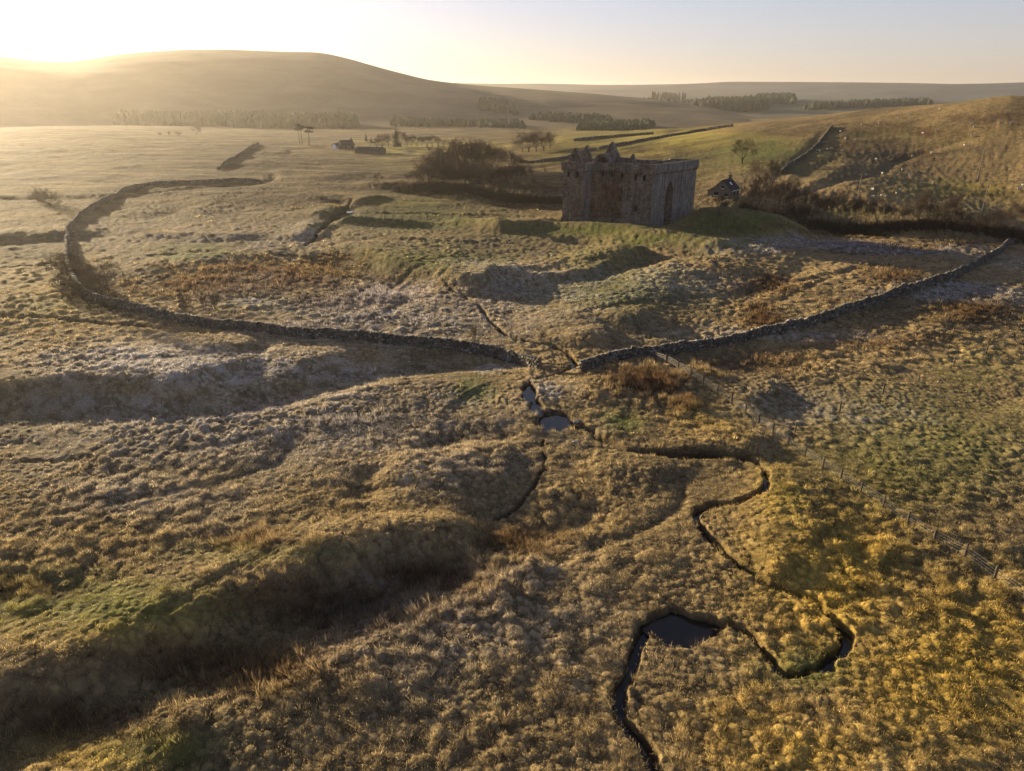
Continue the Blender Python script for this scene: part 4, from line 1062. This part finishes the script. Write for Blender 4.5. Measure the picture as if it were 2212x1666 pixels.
row([(1632, 410, 342), (1668, 408, 350)], "bare_tree", "tall bare tree behind the cottage trees, {} of two from the left", "tree", "tall trees right of the cottage", KINDS[:2], 1.0)
row([(1620, 455, 395), (1645, 456, 385), (1662, 458, 400), (1680, 458, 390), (1700, 462, 392), (1716, 464, 405), (1738, 470, 408), (1752, 476, 418), (1640, 440, 380)], "bare_tree", "bare tree in the thicket right of the cottage, {} from the left", "tree", "thicket trees right of the cottage", KINDS)
row([(1552, 464, 424), (1566, 460, 432), (1590, 452, 428)], "small_bare_tree", "small bare tree in front of the cottage, {} from the left", "tree", "small trees in front of the cottage", [KINDS[1], KINDS[3]])
row([(1775, 478, 431), (1788, 486, 423), (1812, 490, 409), (1834, 490, 431), (1850, 488, 427), (1868, 490, 437), (1892, 492, 431), (1915, 494, 443), (1945, 498, 437), (1978, 498, 421), (1998, 500, 437), (2022, 508, 445), (2040, 508, 431), (2060, 510, 453), (2081, 512, 461), (2110, 512, 467),
     (2138, 512, 457), (2160, 504, 453), (2183, 504, 447), (2200, 504, 449)], "bare_tree", "bare riverside tree in the hedge right of the mound, {} from the left", "tree", "riverside trees right of the mound", [KINDS[1], KINDS[3], KINDS[0]], .8)
row([(906, 408, 345), (922, 408, 355), (940, 408, 340), (962, 414, 350), (982, 412, 338), (1003, 412, 345), (1022, 408, 340), (1046, 405, 345), (928, 400, 335)], "bare_tree", "bare tree on the front edge of the copse, {} from the left", "tree", "front trees of the copse left of the castle", [KINDS[0], KINDS[2], KINDS[1]], 1.15)
row([(955, 385, 315), (975, 385, 306), (998, 388, 304), (1018, 385, 302), (1038, 380, 305), (1060, 376, 312), (1076, 372, 318), (1098, 372, 325), (1118, 372, 332), (1012, 375, 303), (1046, 370, 303)], "bare_tree", "bare tree in the hazy back of the copse, {} from the left", "tree", "back trees of the copse left of the castle", [KINDS[2], KINDS[0], KINDS[1]], 1.2)
b_, h_ = at_h(1062, 402, 362); plant(KINDS[2], b_, h_, "bare_tree", "sprawling pale dead tree right of the copse", "tree", None, 1.4)
row([(1080, 418, 384), (1094, 416, 376), (1108, 422, 390), (1118, 416, 380), (1132, 424, 394), (1147, 416, 376), (1160, 428, 396), (1174, 420, 390), (1188, 430, 400), (1202, 432, 396)], "bare_tree", "low round bare tree by the river left of the castle, {} from the left", "tree", "riverside trees left of the castle", [KINDS[2], KINDS[0]], 1.2)
row([(1128, 328, 290), (1142, 329, 284), (1158, 328, 281), (1174, 326, 282), (1188, 322, 286)], "bare_tree", "bare tree in the far clump below the sunlit field, {} from the left", "tree", "far clump below the sunlit field", [KINDS[0], KINDS[2]], 1.2)
row([(826, 320, 290), (840, 318, 286), (866, 318, 285), (815, 322, 300), (800, 318, 298)], "bare_tree", "hazy bare tree beside the farmhouse, {} from the left", "tree", "hazy trees near the farmhouse", KINDS[:3], 1.1)
row([(880, 318, 296), (890, 318, 292), (901, 318, 296), (912, 318, 294), (923, 318, 295), (934, 318, 292), (946, 318, 296)], "bare_tree", "small hazy bare tree in the row behind the bright field, {} from the left", "tree", "row of trees behind the bright field", [KINDS[1], KINDS[3]], 1.2)
b_, h_ = at_h(425, 292, 272); plant(KINDS[2], b_, h_, "bare_tree", "small hazy lone tree on the left moor edge", "tree", None, 1.2)
row([(365, 293, 284), (385, 293, 283), (345, 292, 285)], "hazy_bush", "tiny hazy bush near the left moor edge, {} from the left", "bush", "hazy bushes on the left moor edge", BUSH, 1.2, 4)
b_, h_ = at_h(818, 399, 374); plant(KINDS[1], b_, h_, "small_bare_tree", "thin small bare tree on the dark bank left of the copse", "tree", None, 1.0)
b_, h_ = at_h(232, 655, 565); plant(KINDS[2], b_, h_, "hawthorn_tree", "wide bare hawthorn leaning over the bend of the stone wall", "tree", None, 1.0)
row([(168, 590, 555), (196, 630, 585), (160, 640, 605)], "hawthorn_bush", "dense bare hawthorn bush along the wall bend, {} from the left", "bush", "hawthorn bushes at the wall bend", [BUSH[0]], 1.3, 4)
row([(404, 683, 635), (440, 672, 632), (465, 672, 630)], "willow_bush", "upright leafless willow bush in the brown rushes, {} from the left", "bush", "willow bushes in the rushes", [BUSH[1]], .9, 4)
b_, h_ = at_h(1026, 742, 690); plant(BUSH[1], b_, h_, "willow_bush", "upright leafless bush alone beside the wall near the burn", "bush", None, .7, 4)
row([(90, 435, 405), (108, 445, 408)], "hazy_bush", "bare bush in the gully on the left moor, {} from the left", "bush", "bushes in the left moor gully", [BUSH[0]], 1.2, 4)

# evergreens
def conifer(seed, h=12.0, wid=2.6, lo=.12, tiers=16, per=11):
    rr_ = random.Random(seed); m = MB(); m.tube((0, 0, -.4), (0, 0, h), .2, .03, 6)
    V, Fq = [], []
    for k in range(tiers):
        t = k / (tiers - 1); z0 = h * (lo + (1 - lo) * t); rad = wid * (1 - t) ** .8 + .15
        for j in range(per):
            a = 2 * math.pi * (j + rr_.random()) / per; L = rad * rr_.uniform(.65, 1.1); dz = -L * rr_.uniform(.15, .5)
            w = .28 + .2 * L; o = len(V); c_, s_ = math.cos(a), math.sin(a)
            V += [(0, 0, z0 + .3), (c_ * L * .6 - s_ * w, s_ * L * .6 + c_ * w, z0 + dz * .5), (c_ * L, s_ * L, z0 + dz), (c_ * L * .6 + s_ * w, s_ * L * .6 - c_ * w, z0 + dz * .5)]
            Fq.append((o, o + 1, o + 2, o + 3))
    return m.mesh("trunk", mat_bark), mesh_np("crown", V, Fq, mat_needle)
CON = [conifer(1), conifer(2, wid=3.4, lo=.05)]
row([(857, 317, 273), (791, 306, 288), (763, 322, 308), (742, 320, 304)], "conifer_tree", "dark pointed conifer near the farmhouse, {} from the left", "tree", "conifers near the farmhouse", CON)
row([(950, 380, 318), (958, 388, 330)], "conifer_tree", "dark evergreen at the left edge of the copse, {} from the left", "tree", "evergreens at the edge of the copse", [CON[1]], 1.3)
def pine(seed):
    rr_ = random.Random(seed); m = MB(); p0 = Vector((0, 0, -.4)); p1 = Vector((.5, 0, 8.5)); m.tube(p0, p1, .28, .16, 6)
    V, Fq = [], []
    for k in range(7):
        a = rr_.uniform(0, 6.28); c_ = p1 + Vector((math.cos(a) * rr_.uniform(.5, 2.2), math.sin(a) * rr_.uniform(.5, 2.2), rr_.uniform(.2, 2.8))); m.tube(p1 + Vector((0, 0, -.5)), c_, .1, .04, 4)
        for j in range(110):
            q = c_ + Vector((rr_.gauss(0, .75), rr_.gauss(0, .75), rr_.gauss(0, .38))); d1 = Vector((rr_.gauss(0, 1), rr_.gauss(0, 1), rr_.gauss(0, .6))).normalized() * .4; d2 = d1.orthogonal().normalized() * .16; o = len(V)
            V += [tuple(q - d1), tuple(q + d2), tuple(q + d1), tuple(q - d2)]; Fq.append((o, o + 1, o + 2, o + 3))
    return m.mesh("trunk", mat_bark), mesh_np("crown", V, Fq, mat_needle)
row([(647, 310, 274), (653, 311, 273), (668, 315, 279)], "scots_pine", "tall bare-stemmed pine on the hazy moor, {} from the left of three", "tree", "three pines on the hazy moor", [pine(4), pine(5)], .9)

# far plantations, each one mass of conifers
def woodland(name, label, quad, n, hh, sampler, wid=.42, cone=True):
    V, Fq = [], []; rr_ = random.Random(len(label))
    for _ in range(n):
        u, v_ = rr_.random(), rr_.random()
        px = (quad[0][0] * (1 - u) + quad[1][0] * u) * (1 - v_) + (quad[3][0] * (1 - u) + quad[2][0] * u) * v_
        py = (quad[0][1] * (1 - u) + quad[1][1] * u) * (1 - v_) + (quad[3][1] * (1 - u) + quad[2][1] * u) * v_
        x, y, z_ = sampler(px + rr_.gauss(0, 4), py + rr_.gauss(0, 1.2)); h = hh * (rr_.uniform(.5, .8) if rr_.random() < .3 else rr_.uniform(.8, 1.02)); r_ = h * wid * rr_.uniform(.7, 1.1); o = len(V)
        V.append((x, y, z_ + h)); ns = 7
        for ring, (fz, fr2) in enumerate(((.74, .58), (.38, 1.0), (-.05, .85))):
            for t in range(ns):
                a = 6.283 * t / ns; q = rr_.uniform(.75, 1.15); V.append((x + math.cos(a) * r_ * fr2 * q, y + math.sin(a) * r_ * fr2 * q, z_ + h * (fz + rr_.uniform(-.06, .06))))
        for t in range(ns):
            t2 = (t + 1) % ns; Fq.append((o, o + 1 + t, o + 1 + t2, o + 1 + t2))
            for g in (0, 1): Fq.append((o + 1 + g * ns + t, o + 1 + (g + 1) * ns + t, o + 1 + (g + 1) * ns + t2, o + 1 + g * ns + t2))
    me = bpy.data.meshes.new(name); me.from_pydata(V, [], [tuple(dict.fromkeys(f)) for f in Fq]); me.materials.append(mat_needle)
    tag(link(name, me), label, "wood", kind="stuff")
woodland("plantation", "long dark plantation at the foot of the big hill", [(255, 270), (590, 278), (588, 262), (260, 262)], 700, 17, big_hit)
woodland("plantation", "shorter dark plantation right of the long one", [(600, 277), (770, 278), (765, 266), (602, 265)], 380, 17, big_hit)
woodland("plantation", "dark wood high on the right shoulder of the hill", [(1035, 238), (1118, 247), (1100, 226), (1045, 222)], 260, 13, big_hit)
woodland("tree_belt", "thin dark tree belt along the base of the hill", [(850, 272), (1130, 278), (1120, 271), (850, 267)], 300, 12, big_hit, .5)
woodland("tree_belt", "long dark tree belt across the middle valley", [(1150, 258), (1320, 268), (1310, 261), (1160, 254)], 260, 12, big_hit, .5)
woodland("conifer_stand", "row of tall separate conifers on the middle skyline", [(1405, 215), (1475, 215), (1474, 213), (1407, 213)], 60, 30, mid_hit, .16)
woodland("wood", "rounded dark wood on the middle skyline", [(1632, 224), (1712, 224), (1705, 217), (1638, 217)], 420, 26, mid_hit, .5)
woodland("wood", "broad dark wood on the rolling ground below the skyline", [(1500, 240), (1640, 240), (1650, 226), (1530, 226)], 700, 26, mid_hit, .5)
woodland("wood", "dark wood in the valley behind the sunlit field", [(1250, 285), (1400, 280), (1400, 274), (1270, 276)], 350, 12, big_hit, .5)
woodland("tree_belt", "bluish belt of trees behind the right skyline", [(1740, 238), (2010, 226), (2000, 222), (1760, 232)], 300, 18, mid_hit, .5)
woodland("tree_belt", "faint tree line crossing the rolling fields", [(1320, 222), (1560, 228), (1560, 225), (1320, 219)], 200, 16, mid_hit, .5)

# scrub thickets along the river: nobody could count the stems
def scrub(lst, name, label):
    V, Fq = [], []; rr_ = random.Random(17)
    for (px0, py0, px1, py1, n, hh, dep) in lst:
        x0, y0, _ = hit(px0, py0); x1, y1, _ = hit(px1, py1)
        for _ in range(n):
            t = rr_.random(); x = x0 + (x1 - x0) * t + rr_.gauss(0, dep); y = y0 + (y1 - y0) * t + rr_.gauss(0, dep); zz = float(gz(x, y)); h = hh * rr_.uniform(.4, 1.2)
            for k in range(7):
                a = rr_.uniform(0, 6.28); L = h * rr_.uniform(.5, 1); o = len(V); w = .05
                bx, by = x + rr_.gauss(0, .3), y + rr_.gauss(0, .3); ex, ey = bx + math.cos(a) * L * .45, by + math.sin(a) * L * .45
                V += [(bx - w, by, zz - .1), (bx + w, by, zz - .1), (ex, ey, zz + L)]; Fq.append((o, o + 1, o + 2))
                for j in range(3):
                    q = rr_.uniform(.3, .95); cx, cy, cz2 = bx + (ex - bx) * q, by + (ey - by) * q, zz + L * q; a2 = rr_.uniform(0, 6.28); l2 = L * .35; o = len(V)
                    V += [(cx, cy, cz2 - .04), (cx, cy, cz2 + .04), (cx + math.cos(a2) * l2, cy + math.sin(a2) * l2, cz2 + l2 * rr_.uniform(.1, .9))]; Fq.append((o, o + 1, o + 2))
    tag(link(name, mesh_np(name, V, Fq, mat_scrub)), label, "scrub", kind="stuff")
scrub([(1745, 486, 1900, 498, 420, 2.6, 1.6), (1900, 498, 2260, 518, 800, 2.6, 1.6), (1600, 450, 1740, 456, 320, 2.6, 2.5), (2150, 512, 2300, 520, 200, 2.6, 2)], "riverside_scrub", "dense dark leafless scrub along the river right of the mound")
scrub([(890, 410, 1060, 420, 500, 3.4, 3.5), (1040, 424, 1215, 440, 480, 2.6, 1.8), (960, 385, 1120, 374, 500, 5, 6)], "copse_scrub", "dense leafless undergrowth beneath the copse left of the castle")
scrub([(140, 560, 185, 650, 160, 2.6, 1.8), (185, 640, 260, 668, 80, 1.8, 1.2)], "wall_scrub", "dark leafless scrub growing against the bend of the stone wall")

# ---------------------------------------------------------------- sheep
def sheep_mesh():
    me = bpy.data.meshes.new("skeleton"); bm = bmesh.new()
    jo = [((0, -.38, .62), .27), ((0, 0, .64), .33), ((0, .34, .64), .27), ((0, .52, .78), .15), ((0, .68, .80), .11), ((0, .84, .70), .07),
          ((.15, -.36, .34), .09), ((.15, -.37, 0.0), .045), ((-.15, -.36, .34), .09), ((-.15, -.34, 0.0), .045), ((.14, .32, .34), .085), ((.14, .34, 0), .045), ((-.14, .32, .34), .085), ((-.14, .31, 0), .045), ((0, -.62, .6), .06), ((.17, .64, .86), .04), ((-.17, .64, .86), .04)]
    ed = [(0, 1), (1, 2), (2, 3), (3, 4), (4, 5), (0, 6), (6, 7), (0, 8), (8, 9), (2, 10), (10, 11), (2, 12), (12, 13), (0, 14), (4, 15), (4, 16)]
    vs = [bm.verts.new(c_) for c_, _ in jo]
    for a, b in ed: bm.edges.new((vs[a], vs[b]))
    bm.to_mesh(me); bm.free()
    o = bpy.data.objects.new("skeleton", me); COL.objects.link(o)
    o.modifiers.new("skin", 'SKIN')
    for k, (_, r_) in enumerate(jo): me.skin_vertices[0].data[k].radius = (r_, r_)
    me.skin_vertices[0].data[1].use_root = True
    o.modifiers.new("sub", 'SUBSURF').levels = 1
    dg = bpy.context.evaluated_depsgraph_get(); out = bpy.data.meshes.new_from_object(o.evaluated_get(dg)); bpy.data.objects.remove(o)
    out.materials.append(mat_wool); out.name = "sheep"
    for q in out.polygons: q.use_smooth = True
    return out
SHEEP = sheep_mesh()
RS = [(618, 424), (787, 410), (975, 352), (1097, 318), (1382, 270), (407, 490), (455, 563), (558, 572), (283, 664), (320, 657), (428, 676), (180, 675), (205, 682), (1215, 508), (1353, 490), (1697, 410), (1720, 446), (1976, 410), (2081, 412),
      (1694, 535), (1624, 627), (1297, 703), (1113, 736), (758, 760), (1013, 868), (656, 918), (820, 905), (1088, 912), (1317, 995), (725, 1063), (998, 1060), (808, 1122), (730, 1132), (845, 1135), (957, 1105), (2158, 1057), (2192, 1024), (237, 600), (258, 597)]
def sheep(px, py, label, group, sc=.92):
    x, y, z_ = hit(px, py + 1.5)
    o = link("sheep", SHEEP); o.location = (x, y, z_); o.rotation_euler = (0, 0, random.uniform(0, 6.28)); s_ = sc * random.uniform(.9, 1.15); o.scale = (s_, s_, s_)
    tag(o, label, "sheep", group)
rs = sorted([(1725.6 + .22 * x, 177 + .22 * y) for x, y in RS])
bands = [("high on the right hillside near the skyline", [q for q in rs if q[1] < 275]), ("on the middle of the right hillside", [q for q in rs if 275 <= q[1] < 365]), ("low on the right hillside above the road", [q for q in rs if q[1] >= 365])]
for text, qs in bands:
    for i, (px, py) in enumerate(qs): sheep(px, py, "white sheep " + text + ", " + ORD[i] + " from the left", "sheep on the right hillside")
for i, (px, py) in enumerate([(320, 448), (362, 452), (435, 453), (443, 459), (455, 457), (480, 457), (498, 457)]):
    sheep(px, py, "pale sheep grazing inside the left stone wall, " + ORD[i] + " from the left", "sheep inside the left stone wall")
# pale boulders by the burn
def boulder(px, py, r_, label):
    x, y, z_ = hit(px, py); bm = bmesh.new(); bmesh.ops.create_icosphere(bm, subdivisions=2, radius=1)
    for v in bm.verts: v.co *= random.uniform(.8, 1.15); v.co = Vector((v.co.x * r_ * 1.3, v.co.y * r_, v.co.z * r_ * .6))
    me = bpy.data.meshes.new("boulder"); bm.to_mesh(me); bm.free(); o = link("boulder", me, None, mat_drystone); o.location = (x, y, z_ + r_ * .1); tag(o, label, "boulder")
    a = me.attributes.new("col", 'FLOAT_COLOR', 'POINT'); a.data.foreach_set("color", np.full(len(me.vertices) * 4, 2.2, np.float32))
boulder(1245, 912, .35, "grey boulder at the right end of the blue pool")
boulder(1240, 800, .3, "pale boulder in the burn under the timber rail")
boulder(1243, 956, .3, "small pale boulder on the bank below the blue pool")

# ---------------------------------------------------------------- grass
def blades(n, rmin, rmax, pw, hgt, wid, per, sprd, dens_fn, col_fn, lean=.55, amax=52):
    """tufts: n candidates in the wedge, kept by dens_fn; each has per blades"""
    u = rng.random(n); r = (rmin ** pw + u * (rmax ** pw - rmin ** pw)) ** (1 / pw); a = np.radians(rng.uniform(-amax, amax, n))
    x, y = np.sin(a) * r, np.cos(a) * r
    zn, zo = gattr(zone, x, y), gattr(zone2, x, y)
    keep = rng.random(n) < dens_fn(x, y, zn)
    x, y, zn, zo, r = x[keep], y[keep], zn[keep], zo[keep], r[keep]; m = len(x)
    zz = gz(x, y); hs = hgt * rng.uniform(.55, 1.25, m) * (1 + .5 * zn[:, 1]) * (1 - .45 * zn[:, 0])
    ws = wid * np.maximum(1, r / 60); base = col_fn(x, y, zn, zo)
    hd = rng.uniform(0, 6.28, m)                       # each tuft slumps its own way
    th = rng.uniform(0, 6.28, (m, per)); rad = np.sqrt(rng.random((m, per))) * sprd
    bx = x[:, None] + np.cos(th) * rad * .5; by = y[:, None] + np.sin(th) * rad * .5
    L = hs[:, None] * rng.uniform(.5, 1.1, (m, per)); out = lean * rng.uniform(.3, 1.4, (m, per))
    ex = bx + np.cos(th) * L * out + np.cos(hd)[:, None] * L * .35; ey = by + np.sin(th) * L * out + np.sin(hd)[:, None] * L * .35
    ez = zz[:, None] + L * (1 - .45 * out)
    tn = rng.uniform(0, 6.28, (m, per)); wv = ws[:, None] * rng.uniform(.6, 1.3, (m, per))
    v = np.stack([np.stack([bx - np.cos(tn) * wv, by - np.sin(tn) * wv, np.broadcast_to(zz[:, None] - .04, bx.shape)], -1),
                  np.stack([bx + np.cos(tn) * wv, by + np.sin(tn) * wv, np.broadcast_to(zz[:, None] - .04, bx.shape)], -1),
                  np.stack([ex, ey, ez], -1)], 2)
    f = np.arange(m * per * 3, dtype=np.int32).reshape(-1, 3)
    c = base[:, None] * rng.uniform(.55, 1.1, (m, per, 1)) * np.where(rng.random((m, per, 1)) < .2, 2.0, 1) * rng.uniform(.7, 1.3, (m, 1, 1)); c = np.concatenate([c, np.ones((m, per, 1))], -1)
    c3 = np.repeat(c[:, :, None], 3, 2) * np.array([.5, .5, 2.1])[None, None, :, None]      # bleached tips, brightened further to read as sunlit rims
    return v.reshape(-1, 3), f, c3.reshape(-1, 4)
def vcol(x, y, zn, zo):
    k = rng.random((len(x), 1)); mixv = lambda a, b: np.array(a) * (1 - k) + np.array(b) * k
    n1 = .5 + .5 * fbm(x, y, 9, 3, 3)[:, None]
    e = lambda q: np.clip((q[:, None] + .35 * n1 - .26) * 1.25, 0, 1)
    c = mixv(STRAW2, STRAW)
    for w, A_, B_ in ((e(zo[:, 0]), GLD2, GLD), (e(zn[:, 0]) * .85, GRN2, GRN), (e(zn[:, 1]), RSH2, RSH)): c = c * (1 - w) + mixv(A_, B_) * w
    w = e(zn[:, 2]) * .55; c = c * (1 - w) + np.array(FRS) * w
    return c * 1.1
def dens_t(x, y, zn):
    return np.clip((gattr(TUS, x, y) * .9 + gattr(TUS2, x, y) * .7) * (.7 + .8 * fbm(x, y, 12, 2, 1)) + .25 * zn[:, 1] - .4 * zn[:, 0], .02, 1) * (1 - zn[:, 3])
def dens_r(x, y, zn): return np.maximum(np.clip((zn[:, 1] - .3 + .6 * fbm(x, y, 4, 2, 4)) * 1.5, 0, 1) * (1 - zn[:, 3]), ((zn[:, 3] > .02) & (zn[:, 3] < .3)) * .25)
def dens_c(x, y, zn): return (1 - zn[:, 3]) * .6
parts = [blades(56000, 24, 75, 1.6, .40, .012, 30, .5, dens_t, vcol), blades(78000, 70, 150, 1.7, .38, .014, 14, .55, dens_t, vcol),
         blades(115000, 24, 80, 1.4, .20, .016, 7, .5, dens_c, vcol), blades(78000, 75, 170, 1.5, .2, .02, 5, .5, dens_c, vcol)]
def join(name, parts, label):
    o = 0; V, Fq, Cc = [], [], []
    for v, f, c in parts: V.append(v); Fq.append(f + o); Cc.append(c); o += len(v)
    tag(link(name, mesh_np(name, np.concatenate(V), np.concatenate(Fq), mat_grass, False, {"col": np.concatenate(Cc)})), label, "grass", kind="stuff")
    print(name, o // 3)
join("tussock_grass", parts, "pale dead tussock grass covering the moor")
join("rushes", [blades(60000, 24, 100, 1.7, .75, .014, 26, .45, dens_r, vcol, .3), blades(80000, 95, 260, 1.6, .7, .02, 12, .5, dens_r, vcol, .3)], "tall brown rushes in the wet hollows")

# ---------------------------------------------------------------- haze
bm = bmesh.new()
bmesh.ops.create_cube(bm, size=1.0)
for v in bm.verts:
    v.co = Vector((v.co.x * 19600, v.co.y * 19600, -11.0 if v.co.z < 0 else 175.0))
hz = bpy.data.meshes.new("haze"); bm.to_mesh(hz); bm.free()
mh, nt, nn, ll = new_mat("haze_air")
pv = nn.new("ShaderNodeVolumePrincipled")
pv.inputs["Color"].default_value = (.98, .90, .82, 1)
pv.inputs["Density"].default_value = HAZE_DENSITY
pv.inputs["Anisotropy"].default_value = HAZE_ANISO
mo = nn.new("ShaderNodeOutputMaterial"); ll.new(pv.outputs[0], mo.inputs["Volume"])
tag(link("haze", hz, None, mh), kind="stuff")
